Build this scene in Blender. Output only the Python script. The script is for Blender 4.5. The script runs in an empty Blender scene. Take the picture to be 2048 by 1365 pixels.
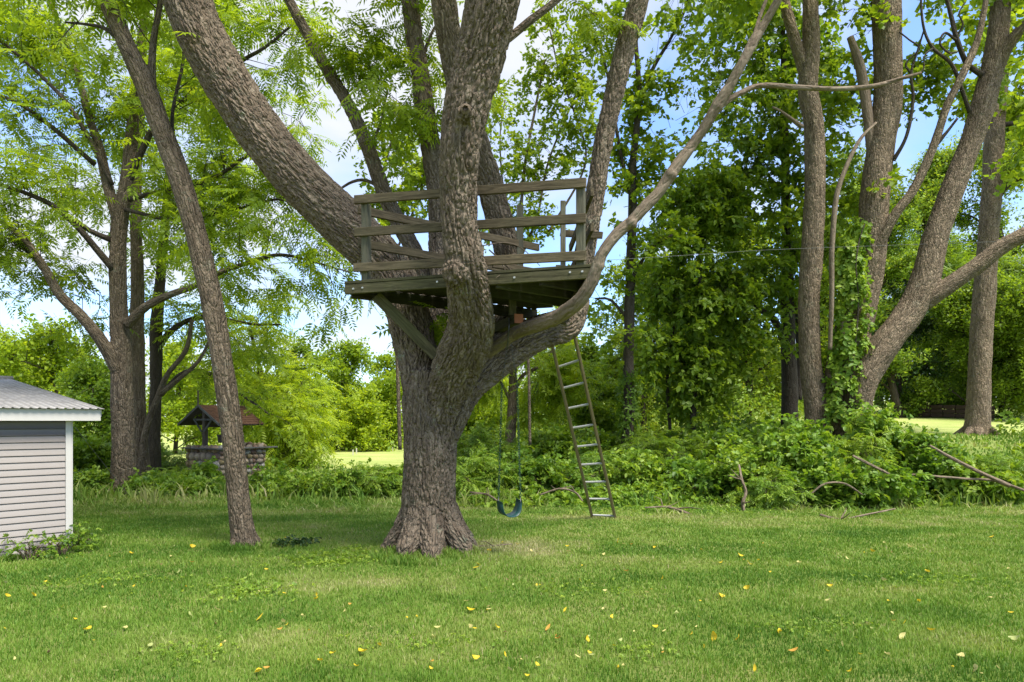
import bpy, bmesh, math, random, time
import numpy as np
from mathutils import Vector, Matrix
T0 = time.time()
sc = bpy.context.scene
# ---------------------------------------------------------------- camera, sky, sun, exposure
EYE = 1.7; F = 24 / 36 * 2048; HZ = 842.0; CX = 1024.0
cd = bpy.data.cameras.new('camera'); cam = bpy.data.objects.new('camera', cd); sc.collection.objects.link(cam)
cam.location = (0, 0, EYE); cam.rotation_euler = (math.radians(90), 0, 0)
cd.lens = 24; cd.sensor_width = 36; cd.shift_y = (HZ - 682.5) / 2048; cd.clip_end = 6000; cd.clip_start = 0.05
sc.camera = cam
SUN_EL, SUN_AZ = math.radians(60), math.radians(135)      # azimuth clockwise from +Y: right and a little behind the camera
w = bpy.data.worlds.new('World'); sc.world = w; w.use_nodes = True
nt = w.node_tree; nt.nodes.clear()
def N(nt, t, **k):
    n = nt.nodes.new(t)
    for a, b in k.items():
        if a.startswith('i_'): n.inputs[a[2:].replace('_', ' ')].default_value = b
        else: setattr(n, a, b)
    return n
out = N(nt, 'ShaderNodeOutputWorld'); bg = N(nt, 'ShaderNodeBackground'); bg.inputs[1].default_value = 0.15
sky = N(nt, 'ShaderNodeTexSky', sky_type='NISHITA', sun_disc=False, sun_elevation=SUN_EL, sun_rotation=SUN_AZ, air_density=1.0, dust_density=0.6, ozone_density=2.0)
tc = N(nt, 'ShaderNodeTexCoord'); sep = N(nt, 'ShaderNodeSeparateXYZ'); nt.links.new(tc.outputs['Generated'], sep.inputs[0])
zz = N(nt, 'ShaderNodeMath', operation='ADD'); nt.links.new(sep.outputs[2], zz.inputs[0]); zz.inputs[1].default_value = 0.22
zm = N(nt, 'ShaderNodeMath', operation='MAXIMUM'); nt.links.new(zz.outputs[0], zm.inputs[0]); zm.inputs[1].default_value = 0.1
dv = N(nt, 'ShaderNodeVectorMath', operation='DIVIDE'); cb = N(nt, 'ShaderNodeCombineXYZ')
nt.links.new(tc.outputs['Generated'], dv.inputs[0]); 
for i in range(3): nt.links.new(zm.outputs[0], cb.inputs[i])
nt.links.new(cb.outputs[0], dv.inputs[1])
off = N(nt, 'ShaderNodeVectorMath', operation='ADD'); nt.links.new(dv.outputs[0], off.inputs[0]); off.inputs[1].default_value = (3.3, 0.8, 0)
no = N(nt, 'ShaderNodeTexNoise', i_Scale=1.25, i_Detail=7.0, i_Roughness=0.52, i_Distortion=0.25); nt.links.new(off.outputs[0], no.inputs[0])
rp = N(nt, 'ShaderNodeValToRGB'); rp.color_ramp.elements[0].position = 0.39; rp.color_ramp.elements[1].position = 0.60
rp.color_ramp.elements[0].color = (0.06, 0.06, 0.06, 1); rp.color_ramp.elements[1].color = (0.92, 0.92, 0.92, 1)
nt.links.new(no.outputs[0], rp.inputs[0])
tint = N(nt, 'ShaderNodeMix', data_type='RGBA', blend_type='MULTIPLY'); tint.inputs[0].default_value = 1
nt.links.new(sky.outputs[0], tint.inputs[6]); tint.inputs[7].default_value = (0.50, 0.59, 0.72, 1)
mx = N(nt, 'ShaderNodeMix', data_type='RGBA'); nt.links.new(rp.outputs[0], mx.inputs[0]); nt.links.new(tint.outputs[2], mx.inputs[6])
mx.inputs[7].default_value = (1.85, 1.88, 1.95, 1)
nt.links.new(mx.outputs[2], bg.inputs[0]); nt.links.new(bg.outputs[0], out.inputs[0])
sl = bpy.data.lights.new('sun', 'SUN'); so = bpy.data.objects.new('sun', sl); sc.collection.objects.link(so)
sl.energy = 2.35; sl.angle = math.radians(24); sl.color = (1, 0.95, 0.86)
sd = Vector((math.sin(SUN_AZ) * math.cos(SUN_EL), math.cos(SUN_AZ) * math.cos(SUN_EL), math.sin(SUN_EL)))
so.rotation_euler = sd.to_track_quat('Z', 'Y').to_euler(); so.location = (20, -20, 40)
vs = sc.view_settings; vs.view_transform = 'Standard'; vs.look = 'None'; vs.gamma = 1; vs.use_curve_mapping = False; vs.exposure = 1.85
cy = sc.cycles; cy.max_bounces = 8; cy.diffuse_bounces = 5; cy.transmission_bounces = 5; cy.glossy_bounces = 2; cy.use_denoising = True
cy.sample_clamp_indirect = 6
# ---------------------------------------------------------------- small helpers
R = np.random.default_rng(7); random.seed(7)
def P(px, py, d): return np.array([(px - CX) / F * d, d, EYE - (py - HZ) / F * d])
def ss(x): x = np.clip(x, 0, 1); return x * x * (3 - 2 * x)
def hsh(i, j, k, s=0):
    h = (i.astype(np.int64) * 374761393 + j.astype(np.int64) * 668265263 + k.astype(np.int64) * 2147483647 + s * 1442695041) & 0xffffffff
    h = ((h ^ (h >> 13)) * 1274126177) & 0xffffffff
    return ((h ^ (h >> 16)) & 0xffffff) / float(0xffffff)
def vnoise(p, s=0):
    f = np.floor(p); t = p - f; t = t * t * (3 - 2 * t); f = f.astype(np.int64); r = 0
    for a in (0, 1):
        for b in (0, 1):
            for c in (0, 1):
                wt = (t[:, 0] if a else 1 - t[:, 0]) * (t[:, 1] if b else 1 - t[:, 1]) * (t[:, 2] if c else 1 - t[:, 2])
                r = r + wt * hsh(f[:, 0] + a, f[:, 1] + b, f[:, 2] + c, s)
    return r
def n2(x, y, f, s=0):
    x = np.atleast_1d(np.asarray(x, float)); y = np.atleast_1d(np.asarray(y, float))
    return vnoise(np.stack([x * f, y * f, np.zeros_like(x) + 0.37], 1), s)
def worley(p):
    f = np.floor(p).astype(np.int64); d1 = np.full(len(p), 9.0); d2 = d1.copy()
    for a in (-1, 0, 1):
        for b in (-1, 0, 1):
            for c in (-1, 0, 1):
                g = f + np.array([a, b, c])
                q = np.stack([g[:, i] + hsh(g[:, 0], g[:, 1], g[:, 2], 11 + i) for i in range(3)], 1)
                d = np.sqrt(((p - q) ** 2).sum(1)); lo = np.minimum(d1, d); d2 = np.minimum(d2, np.maximum(d1, d)); d1 = lo
    return d1, d2
def H(x, y):
    x = np.asarray(x, float); y = np.asarray(y, float)
    h = 1.25 * ss((y - 13.2) / 8.5) * ss((x - 0.5) / 7.5) + 0.055 * np.clip(y - 22, 0, 30) * ss((x - 5) / 8)
    h = h + 2.2 * ss((y - 60) / 60) + 0.10 * ss((y - 13) / 5) * ss((2 - x) / 4)
    d2 = (x + 1.02) ** 2 + (y - 8.6) ** 2
    h = h + 0.10 * np.exp(-d2 / 0.9)
    h = h + (np.sin(x * 0.9 + 1.3) * np.sin(y * 0.8) * 0.02)
    return h
def gz(x, y): return float(H(x, y))
def mkmesh(name, verts, polys, attrs=None, smooth=False, edges=None):
    """verts (n,3); polys: list of (m,k) int arrays"""
    me = bpy.data.meshes.new(name); verts = np.asarray(verts, np.float32)
    polys = [np.asarray(p, np.int32) for p in (polys if isinstance(polys, list) else [polys]) if len(p)]
    me.vertices.add(len(verts)); me.vertices.foreach_set('co', verts.ravel())
    tot = sum(p.size for p in polys); npo = sum(len(p) for p in polys)
    me.loops.add(tot); me.polygons.add(npo)
    me.loops.foreach_set('vertex_index', np.concatenate([p.ravel() for p in polys]))
    ls = []; st = 0
    for p in polys: ls.append(st + np.arange(len(p)) * p.shape[1]); st += p.size
    me.polygons.foreach_set('loop_start', np.concatenate(ls).astype(np.int32))
    if smooth: me.polygons.foreach_set('use_smooth', np.ones(npo, bool))
    for k, v in (attrs or {}).items():
        v = np.asarray(v, np.float32)
        if v.ndim == 1: me.attributes.new(k, 'FLOAT', 'POINT').data.foreach_set('value', v)
        else: me.attributes.new(k, 'FLOAT_VECTOR', 'POINT').data.foreach_set('vector', v.ravel())
    me.update(calc_edges=True)
    return me
def tag(o, label=None, cat=None, group=None, kind=None):
    if label: o['label'] = label
    if cat: o['category'] = cat
    if group: o['group'] = group
    if kind: o['kind'] = kind
    return o
def link(name, data, mat=None, parent=None, world=True):
    o = bpy.data.objects.new(name, data); sc.collection.objects.link(o)
    if mat and data is not None and not len(data.materials): data.materials.append(mat)
    if parent is not None:
        o.parent = parent
        if world and data is not None:
            r = parent
            l = Vector((0, 0, 0))
            while r is not None: l += r.location; r = r.parent
            data.transform(Matrix.Translation(-l))
    return o
def empty(name, loc, label, cat, group=None):
    o = bpy.data.objects.new(name, None); sc.collection.objects.link(o); o.location = loc; o.empty_display_size = 0.2
    return tag(o, label, cat, group)
def cat_path(pts, n=None, step=None):
    """Catmull-Rom through rows (x,y,z,r)"""
    p = np.asarray(pts, float)
    if len(p) == 2: p = np.vstack([p[0], (p[0] + p[1]) / 2, p[1]])
    q = np.vstack([2 * p[0] - p[1], p, 2 * p[-1] - p[-2]]); o = []
    L = np.linalg.norm(np.diff(p[:, :3], axis=0), axis=1)
    for i in range(len(p) - 1):
        m = max(2, int(L[i] / step)) if step else n
        t = np.linspace(0, 1, m, endpoint=False)[:, None]
        a, b, c, d = q[i], q[i + 1], q[i + 2], q[i + 3]
        o.append(0.5 * (2 * b + (c - a) * t + (2 * a - 5 * b + 4 * c - d) * t ** 2 + (3 * b - a - 3 * c + d) * t ** 3))
    o.append(p[-1:]); o = np.vstack(o)
    if o.shape[1] > 3: o[:, 3] = np.maximum(o[:, 3], p[:, 3].min() * 0.8)
    return o
def frames(c):
    t = np.gradient(c, axis=0); t /= np.linalg.norm(t, axis=1)[:, None] + 1e-9
    n = np.cross(t[0], [0.3, 0.9, 0.1]); n /= np.linalg.norm(n); Ns = []
    for i in range(len(c)):
        n = n - t[i] * (n @ t[i]); n /= np.linalg.norm(n) + 1e-9; Ns.append(n)
    Ns = np.array(Ns); return t, Ns, np.cross(t, Ns)
def tube(c, sides=8, wob=0.0, seed=0, caps=True):
    """c rows (x,y,z,r) -> verts, [quads, caps], bark coords"""
    t, n, b = frames(c[:, :3]); a = np.arange(sides) / sides * 2 * math.pi
    s = np.r_[0, np.cumsum(np.linalg.norm(np.diff(c[:, :3], axis=0), axis=1))]
    r = c[:, 3][:, None] * np.ones(sides)
    ca, sa = np.cos(a), np.sin(a)
    if wob:
        q = np.stack([np.repeat(s, sides) * 2.2 + seed * 7.7, np.tile(ca, len(c)) * 1.3 + 5, np.tile(sa, len(c)) * 1.3 + 9], 1)
        r = r * (1 + wob * (vnoise(q, seed).reshape(r.shape) - 0.5) * 2)
    v = c[:, None, :3] + r[:, :, None] * (ca[None, :, None] * n[:, None] + sa[None, :, None] * b[:, None])
    bk = np.stack([r * ca, r * sa, s[:, None] * np.ones(sides)], 2)
    i = np.arange(len(c) - 1)[:, None] * sides; j = np.arange(sides)[None]; k = (j + 1) % sides
    q = np.stack([i + j, i + k, i + sides + k, i + sides + j], 2).reshape(-1, 4)
    v = v.reshape(-1, 3); bk = bk.reshape(-1, 3); polys = [q]
    if caps:
        polys.append(np.arange(sides)[::-1][None]); polys.append((np.arange(sides) + (len(c) - 1) * sides)[None])
    return v, polys, bk
def tubes_mesh(name, paths, sides=8, step=None, n=4, wob=0.0):
    V, PQ, B = [], [], []; o = 0
    for i, p in enumerate(paths):
        v, q, b = tube(cat_path(p, n=n, step=step), sides, wob, i)
        V.append(v); B.append(b); PQ += [x + o for x in q]; o += len(v)
    big = {}
    for x in PQ: big.setdefault(x.shape[1], []).append(x)
    return mkmesh(name, np.vstack(V), [np.vstack(x) for x in big.values()], {'bark': np.vstack(B)}, True)
# ---------------------------------------------------------------- materials
def newmat(name):
    m = bpy.data.materials.new(name); m.use_nodes = True; t = m.node_tree; t.nodes.clear()
    return m, t
def ramp(t, src, stops):
    r = N(t, 'ShaderNodeValToRGB'); e = r.color_ramp.elements
    while len(e) < len(stops): e.new(0.5)
    for x, (p, c) in zip(e, stops): x.position = p; x.color = tuple(c) + (1,)
    t.links.new(src, r.inputs[0]); return r
def noise(t, vec, scale, detail=3, rough=0.55, dist=0.0):
    n = N(t, 'ShaderNodeTexNoise', i_Scale=scale, i_Detail=detail, i_Roughness=rough, i_Distortion=dist); t.links.new(vec, n.inputs[0]); return n.outputs[0]
def mapv(t, vec, scale=(1, 1, 1), loc=(0, 0, 0)):
    m = N(t, 'ShaderNodeMapping'); m.inputs['Scale'].default_value = scale; m.inputs['Location'].default_value = loc
    t.links.new(vec, m.inputs[0]); return m.outputs[0]
def mixc(t, f, a, b, blend='MIX'):
    m = N(t, 'ShaderNodeMix', data_type='RGBA', blend_type=blend)
    for s, i in ((f, 0), (a, 6), (b, 7)):
        if isinstance(s, (int, float)): m.inputs[i].default_value = s
        elif isinstance(s, tuple): m.inputs[i].default_value = s + (1,)
        else: t.links.new(s, m.inputs[i])
    return m.outputs[2]
def princ(t, col, rough=0.8, spec=0.3, bump=None, strength=0.5, dist=0.02, metal=0.0):
    b = N(t, 'ShaderNodeBsdfPrincipled'); b.inputs['Roughness'].default_value = rough; b.inputs['Specular IOR Level'].default_value = spec
    b.inputs['Metallic'].default_value = metal
    if isinstance(col, tuple): b.inputs['Base Color'].default_value = col + (1,)
    else: t.links.new(col, b.inputs['Base Color'])
    if bump is not None:
        u = N(t, 'ShaderNodeBump'); u.inputs['Strength'].default_value = strength; u.inputs['Distance'].default_value = dist
        t.links.new(bump, u.inputs['Height']); t.links.new(u.outputs[0], b.inputs['Normal'])
    return b
def finish(t, sh):
    o = N(t, 'ShaderNodeOutputMaterial'); t.links.new(sh.outputs[0] if hasattr(sh, 'outputs') else sh, o.inputs[0])
def coord(t, which='Object'): return N(t, 'ShaderNodeTexCoord').outputs[which]
def attr(t, n, k='Fac'): a = N(t, 'ShaderNodeAttribute', attribute_name=n); return a.outputs[k]
def bark_mat(name, c0, c1, c2, fur=26.0, lichen=0.5, strength=0.9):
    m, t = newmat(name); v = attr(t, 'bark', 'Vector'); sv = mapv(t, v, (1, 1, 0.17))
    wv = N(t, 'ShaderNodeTexNoise', i_Scale=9.0, i_Detail=2.0); t.links.new(v, wv.inputs[0])
    ad = N(t, 'ShaderNodeVectorMath', operation='MULTIPLY_ADD'); t.links.new(wv.outputs[1], ad.inputs[0]); ad.inputs[1].default_value = (0.05, 0.05, 0.05); t.links.new(sv, ad.inputs[2])
    vo = N(t, 'ShaderNodeTexVoronoi', feature='DISTANCE_TO_EDGE', i_Scale=fur); t.links.new(ad.outputs[0], vo.inputs[0])
    er = ramp(t, vo.outputs[0], [(0.0, (0, 0, 0)), (0.28, (1, 1, 1))]).outputs[0]
    fine = noise(t, mapv(t, v, (1, 1, 0.35)), 70, 4, 0.7)
    big = noise(t, v, 2.3, 3)
    col = ramp(t, fine, [(0.28, c0), (0.5, c1), (0.75, c2)]).outputs[0]
    col = mixc(t, 0.3, col, mixc(t, big, c0, c2))
    vc = N(t, 'ShaderNodeTexVoronoi', feature='F1', i_Scale=fur); t.links.new(ad.outputs[0], vc.inputs[0])
    vr = N(t, 'ShaderNodeSeparateXYZ'); t.links.new(vc.outputs['Color'], vr.inputs[0])
    col = mixc(t, ramp(t, vr.outputs[0], [(0.1, (0.0,) * 3), (0.9, (0.6,) * 3)]).outputs[0], col, mixc(t, vr.outputs[1], c0, c2))
    lf = ramp(t, noise(t, coord(t), 3.1, 5, 0.7), [(0.60, (0, 0, 0)), (0.68, (lichen,) * 3)]).outputs[0]
    lf2 = ramp(t, noise(t, coord(t), 40, 2, 0.6), [(0.42, (0, 0, 0)), (0.6, (1, 1, 1))]).outputs[0]
    col = mixc(t, mixc(t, 1.0, lf, lf2, 'MULTIPLY'), col, (0.27, 0.31, 0.22))
    hb = N(t, 'ShaderNodeMath', operation='MULTIPLY_ADD'); t.links.new(fine, hb.inputs[0]); hb.inputs[1].default_value = 0.55; t.links.new(er, hb.inputs[2])
    finish(t, princ(t, col, 0.92, 0.15, hb.outputs[0], strength, 0.03)); return m
def leaf_mat(name, stops, trans, tf=0.45, rough=0.5):
    m, t = newmat(name); c = ramp(t, attr(t, 'var'), stops).outputs[0]
    b = princ(t, c, rough, 0.35); tr = N(t, 'ShaderNodeBsdfTranslucent')
    t.links.new(mixc(t, 1.0, c, trans, 'MULTIPLY'), tr.inputs[0])
    mx = N(t, 'ShaderNodeMixShader'); mx.inputs[0].default_value = tf
    t.links.new(b.outputs[0], mx.inputs[1]); t.links.new(tr.outputs[0], mx.inputs[2]); finish(t, mx); return m
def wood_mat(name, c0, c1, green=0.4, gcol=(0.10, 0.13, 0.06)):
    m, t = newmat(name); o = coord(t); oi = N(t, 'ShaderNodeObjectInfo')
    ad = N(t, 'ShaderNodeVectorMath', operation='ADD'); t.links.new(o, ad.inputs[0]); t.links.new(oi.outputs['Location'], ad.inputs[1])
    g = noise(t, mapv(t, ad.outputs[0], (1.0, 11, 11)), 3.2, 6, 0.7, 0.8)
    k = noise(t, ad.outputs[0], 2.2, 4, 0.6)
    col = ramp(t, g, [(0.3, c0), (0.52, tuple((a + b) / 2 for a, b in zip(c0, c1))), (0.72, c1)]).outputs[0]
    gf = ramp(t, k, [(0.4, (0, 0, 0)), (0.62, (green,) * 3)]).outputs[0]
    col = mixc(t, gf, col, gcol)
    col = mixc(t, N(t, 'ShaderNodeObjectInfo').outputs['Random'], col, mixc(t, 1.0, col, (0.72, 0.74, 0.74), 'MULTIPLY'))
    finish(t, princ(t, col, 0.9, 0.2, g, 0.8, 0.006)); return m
def plain(name, col, rough=0.7, spec=0.3, metal=0.0, var=0.25, scale=12.0):
    m, t = newmat(name); n = noise(t, coord(t), scale, 5, 0.65)
    c = mixc(t, n, tuple(x * (1 - var) for x in col), tuple(min(1, x * (1 + var)) for x in col))
    finish(t, princ(t, c, rough, spec, n, 0.3, 0.005, metal)); return m
M = {}
M['bark_main'] = bark_mat('bark_main', (0.075, 0.052, 0.034), (0.175, 0.13, 0.09), (0.33, 0.27, 0.195), 24, 0.6, 1.0)
M['bark_grey'] = bark_mat('bark_grey', (0.065, 0.047, 0.03), (0.17, 0.127, 0.085), (0.32, 0.255, 0.178), 26, 0.5, 1.0)
M['bark_maple'] = bark_mat('bark_maple', (0.08, 0.057, 0.036), (0.21, 0.155, 0.10), (0.38, 0.30, 0.205), 28, 0.45, 1.0)
M['bark_dark'] = bark_mat('bark_dark', (0.03, 0.024, 0.018), (0.065, 0.052, 0.038), (0.12, 0.1, 0.075), 34, 0.2, 0.7)
M['dead_wood'] = bark_mat('dead_wood', (0.075, 0.052, 0.035), (0.17, 0.125, 0.085), (0.31, 0.25, 0.18), 16, 0.25, 0.5)
M['walnut'] = leaf_mat('walnut', [(0, (0.115, 0.195, 0.016)), (0.5, (0.215, 0.32, 0.02)), (1, (0.35, 0.44, 0.028))], (1.6, 1.45, 0.6), 0.55)
M['maple'] = leaf_mat('maple', [(0, (0.09, 0.16, 0.016)), (0.5, (0.165, 0.26, 0.02)), (1, (0.28, 0.37, 0.028))], (1.6, 1.45, 0.6), 0.52)
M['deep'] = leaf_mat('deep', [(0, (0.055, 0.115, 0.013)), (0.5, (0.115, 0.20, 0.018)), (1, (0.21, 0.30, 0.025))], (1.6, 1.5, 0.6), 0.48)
M['dark'] = leaf_mat('dark', [(0, (0.02, 0.05, 0.012)), (0.6, (0.04, 0.09, 0.015)), (1, (0.08, 0.14, 0.02))], (1.2, 1.2, 0.5), 0.3)
M['shrub'] = leaf_mat('shrub', [(0, (0.065, 0.14, 0.018)), (0.45, (0.15, 0.265, 0.025)), (1, (0.30, 0.40, 0.045))], (1.5, 1.4, 0.6), 0.42, 0.5)
M['bright'] = leaf_mat('bright', [(0, (0.11, 0.20, 0.022)), (0.5, (0.20, 0.32, 0.03)), (1, (0.42, 0.50, 0.05))], (1.35, 1.2, 0.5), 0.45)
M['grass'] = leaf_mat('grass', [(0, (0.085, 0.18, 0.018)), (0.3, (0.155, 0.27, 0.03)), (0.55, (0.27, 0.35, 0.07)), (0.8, (0.38, 0.38, 0.15)), (1, (0.46, 0.41, 0.22))], (1.2, 1.2, 0.6), 0.35, 0.6)
M['wood'] = wood_mat('weathered_wood', (0.032, 0.023, 0.013), (0.225, 0.172, 0.105), 0.10)
M['wood_pale'] = wood_mat('pale_wood', (0.06, 0.056, 0.038), (0.21, 0.192, 0.135), 0.22, (0.14, 0.155, 0.085))
M['fascia'] = wood_mat('mossy_wood', (0.032, 0.028, 0.015), (0.18, 0.158, 0.085), 0.4, (0.10, 0.105, 0.04))
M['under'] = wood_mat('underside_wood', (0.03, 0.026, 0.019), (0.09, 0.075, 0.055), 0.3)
M['redwood'] = plain('cut_wood_end', (0.32, 0.12, 0.06), 0.8)
M['bolt'] = plain('bolt_metal', (0.55, 0.55, 0.52), 0.4, 0.5, 0.6)
M['white'] = plain('white_trim', (0.50, 0.475, 0.44), 0.5, 0.4, 0, 0.06, 4)
M['siding'] = plain('vinyl_siding', (0.22, 0.203, 0.188), 0.55, 0.3, 0, 0.07, 3)
M['metal_roof'] = None
m, t = newmat('metal_roof'); c = coord(t, 'Object'); g = noise(t, mapv(t, c, (1, 1, 1)), 3.5, 6, 0.7); g2 = noise(t, c, 26, 3, 0.7)
finish(t, princ(t, mixc(t, ramp(t, g2, [(0.5, (0, 0, 0)), (0.75, (0.5,) * 3)]).outputs[0], ramp(t, g, [(0.35, (0.125, 0.122, 0.12)), (0.6, (0.20, 0.195, 0.19)), (0.8, (0.25, 0.225, 0.185))]).outputs[0], (0.19, 0.15, 0.11)), 0.5, 0.5, g2, 0.2, 0.004, 0.3)); M['metal_roof'] = m
M['mortar'] = plain('mortar', (0.20, 0.17, 0.14), 0.95, 0.1, 0, 0.4, 30)
M['well_wood'] = wood_mat('well_wood', (0.06, 0.045, 0.035), (0.17, 0.13, 0.10), 0.1)
M['well_grey'] = wood_mat('well_grey', (0.07, 0.065, 0.06), (0.20, 0.19, 0.175), 0.1)
M['shingle'] = plain('brown_shingles', (0.125, 0.065, 0.038), 0.9, 0.15, 0, 0.45, 18)
M['swing'] = plain('green_swing_seat', (0.010, 0.055, 0.05), 0.4, 0.5, 0, 0.2, 20)
M['chain_green'] = plain('green_chain', (0.008, 0.045, 0.035), 0.4, 0.5, 0, 0.2)
M['chain'] = plain('steel_chain', (0.12, 0.12, 0.12), 0.5, 0.5, 0.8, 0.3)
M['rail_l'] = plain('ladder_rail', (0.17, 0.13, 0.065), 0.6, 0.35, 0, 0.35, 9)
M['rung'] = plain('ladder_rung', (0.33, 0.33, 0.31), 0.45, 0.5, 0.3, 0.15)
M['wire'] = plain('wire', (0.13, 0.13, 0.12), 0.5, 0.4, 0.3)
M['stake'] = plain('stake', (0.5, 0.48, 0.38), 0.8)
M['retain'] = plain('retaining_wall', (0.05, 0.034, 0.025), 0.95, 0.1, 0, 0.5, 5)
for i, c in enumerate([(0.33, 0.23, 0.15), (0.26, 0.21, 0.16), (0.38, 0.30, 0.21), (0.19, 0.12, 0.085), (0.32, 0.24, 0.12), (0.33, 0.30, 0.25)]):
    M['stone%d' % i] = plain('field_stone_%d' % i, c, 0.9, 0.2, 0, 0.3, 14)
for k, c in dict(fy=(0.72, 0.52, 0.03), fp=(0.62, 0.55, 0.20), fo=(0.60, 0.32, 0.06), fg=(0.42, 0.46, 0.16), fb=(0.22, 0.13, 0.07)).items():
    m, t = newmat('fallen_' + k); b = princ(t, mixc(t, noise(t, coord(t), 60, 3), tuple(x * 0.8 for x in c), c), 0.55, 0.3); tr = N(t, 'ShaderNodeBsdfTranslucent'); tr.inputs[0].default_value = c + (1,)
    mx_ = N(t, 'ShaderNodeMixShader'); mx_.inputs[0].default_value = 0.3; t.links.new(b.outputs[0], mx_.inputs[1]); t.links.new(tr.outputs[0], mx_.inputs[2]); finish(t, mx_); M[k] = m
# ground
m, t = newmat('lawn_ground'); c = coord(t, 'Object')
a = noise(t, mapv(t, c, (0.5, 1.4, 1)), 0.9, 5, 0.6); b_ = noise(t, c, 9, 4, 0.7); f_ = noise(t, c, 140, 2, 0.7)
col = ramp(t, a, [(0.3, (0.10, 0.17, 0.025)), (0.52, (0.17, 0.23, 0.045)), (0.7, (0.28, 0.28, 0.10))]).outputs[0]
col = mixc(t, ramp(t, b_, [(0.5, (0, 0, 0)), (0.72, (0.6,) * 3)]).outputs[0], col, (0.17, 0.14, 0.075))
col = mixc(t, f_, mixc(t, 1.0, col, (0.6, 0.6, 0.6), 'MULTIPLY'), col)
dsep = N(t, 'ShaderNodeSeparateXYZ'); t.links.new(c, dsep.inputs[0])
fr = N(t, 'ShaderNodeMapRange'); t.links.new(dsep.outputs[1], fr.inputs[0]); fr.inputs[1].default_value = 17; fr.inputs[2].default_value = 24
col = mixc(t, fr.outputs[0], col, ramp(t, a, [(0.3, (0.24, 0.31, 0.07)), (0.7, (0.42, 0.44, 0.15))]).outputs[0])   # mown meadow beyond, paler grass
finish(t, princ(t, col, 0.95, 0.1, f_, 0.6, 0.02)); M['ground'] = m
# ---------------------------------------------------------------- ground
def axis(lo, hi, fine_lo, fine_hi, fs, grow=1.18):
    a = [fine_lo]; s = fs
    while a[0] > lo: s *= grow; a.insert(0, a[0] - s)
    b = list(np.arange(fine_lo, fine_hi, fs))[1:]; s = fs; b.append(fine_hi)
    while b[-1] < hi: s *= grow; b.append(b[-1] + s)
    return np.array(a + b)
gx = axis(-1500, 1500, -12, 14, 0.3); gy = axis(-300, 2500, -4, 26, 0.3)
X, Y = np.meshgrid(gx, gy); Z = H(X, Y); nx, ny = len(gx), len(gy)
i = (np.arange(ny - 1)[:, None] * nx + np.arange(nx - 1)[None]).ravel()
me = mkmesh('lawn', np.stack([X, Y, Z], 2).reshape(-1, 3), np.stack([i, i + 1, i + nx + 1, i + nx], 1), smooth=True)
tag(link('lawn', me, M['ground']), 'green lawn ground running back to the meadow', kind='structure')
# grass blades
def grass(name, n, d0, d1, wmul, hmul, label, power=-0.35, fn=None, dry=0.0, mat='grass', lean=0.5):
    u = R.random(n); e = power + 1; d = (d0 ** e + u * (d1 ** e - d0 ** e)) ** (1 / e)
    x = (R.random(n) * 2 - 1) * 0.82 * d; y = d
    if fn is not None: k = fn(x, y); x, y = x[k], y[k]
    n = len(x); patch = n2(x * 0.6, y * 1.5, 0.9, 3) * 0.6 + n2(x, y, 3.1, 4) * 0.4; cl = n2(x, y, 5.0, 6)
    h = (0.028 + 0.03 * R.random(n)) * (0.6 + 0.9 * cl) * hmul; wd = (0.0035 + 0.003 * R.random(n)) * wmul * np.clip(y / 6.5, 0.75, 3)
    an = R.random(n) * 2 * math.pi; la = R.random(n) * 2 * math.pi; ll = h * lean * (0.2 + R.random(n))
    z = H(x, y) - 0.004
    p = np.stack([x, y, z], 1); s = np.stack([np.cos(an), np.sin(an), np.zeros(n)], 1) * wd[:, None]
    tip = p + np.stack([np.cos(la) * ll, np.sin(la) * ll, h], 1)
    mid = p + np.stack([np.cos(la) * ll * 0.3, np.sin(la) * ll * 0.3, h * 0.6], 1)
    v = np.stack([p - s, p + s, mid + s * 0.7, tip, mid - s * 0.7], 1).reshape(-1, 3)
    base = np.arange(n) * 5
    edge = ss((y - 5.5) / 5.5) * 0.20 + 0.5 * np.exp(-(((x + 1.9) / 1.3) ** 2 + ((y - 7.0) / 0.5) ** 2)) + 0.35 * np.exp(-(((x - 0.2) / 0.6) ** 2 + ((y - 8.6) / 0.8) ** 2))
    var = np.clip(0.02 + (patch - 0.40) * 1.6 + edge + dry + R.normal(0, 0.11, n) + (R.random(n) < 0.05) * 0.4, 0, 1)
    me = mkmesh(name, v, [np.stack([base, base + 1, base + 2, base + 4], 1), np.stack([base + 4, base + 2, base + 3], 1)], {'var': np.repeat(var, 5)})
    return tag(link(name, me, M[mat]), label, 'grass', kind='stuff')
def not_shed(x, y):
    a, b = (x + 5.71) * 0.69 + (y - 8.82) * 0.72, -(x + 5.71) * 0.72 + (y - 8.82) * 0.69
    return ~((a < 0.0) & (b > 0.0))
grass('grass', 330000, 4.0, 14.4, 0.95, 0.8, 'short mown grass covering the lawn under the tree', fn=not_shed)
grass('grass', 26000, 13.4, 22, 1.6, 2.0, 'rough grass beyond the mown lawn between the trees', fn=not_shed, power=0.5)
def edge_fn(x, y): return (n2(x, y, 0.9, 9) * 0.6 + n2(x, y, 3.0, 8) * 0.4 > 0.5 - (y - 13) * 0.12) & not_shed(x, y)
grass('grass', 8000, 12.2, 15.0, 1.1, 2.4, 'tall pale grass tufts along the back edge of the lawn', fn=edge_fn, power=0, dry=0.02, lean=1.6)
def foot_fn(x, y):
    return ((((x + 1.02) ** 2 + (y - 8.35) ** 2) < (0.35 + 0.55 * n2(x, y, 2.0, 12)) ** 2) | (((x + 3.66) ** 2 + (y - 9.36) ** 2) < 0.2) | ((np.abs((y - 8.75) - (x + 5.8) * 1.04) < 0.32) & (x < -5.4))) & (y < 9.6)
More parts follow.
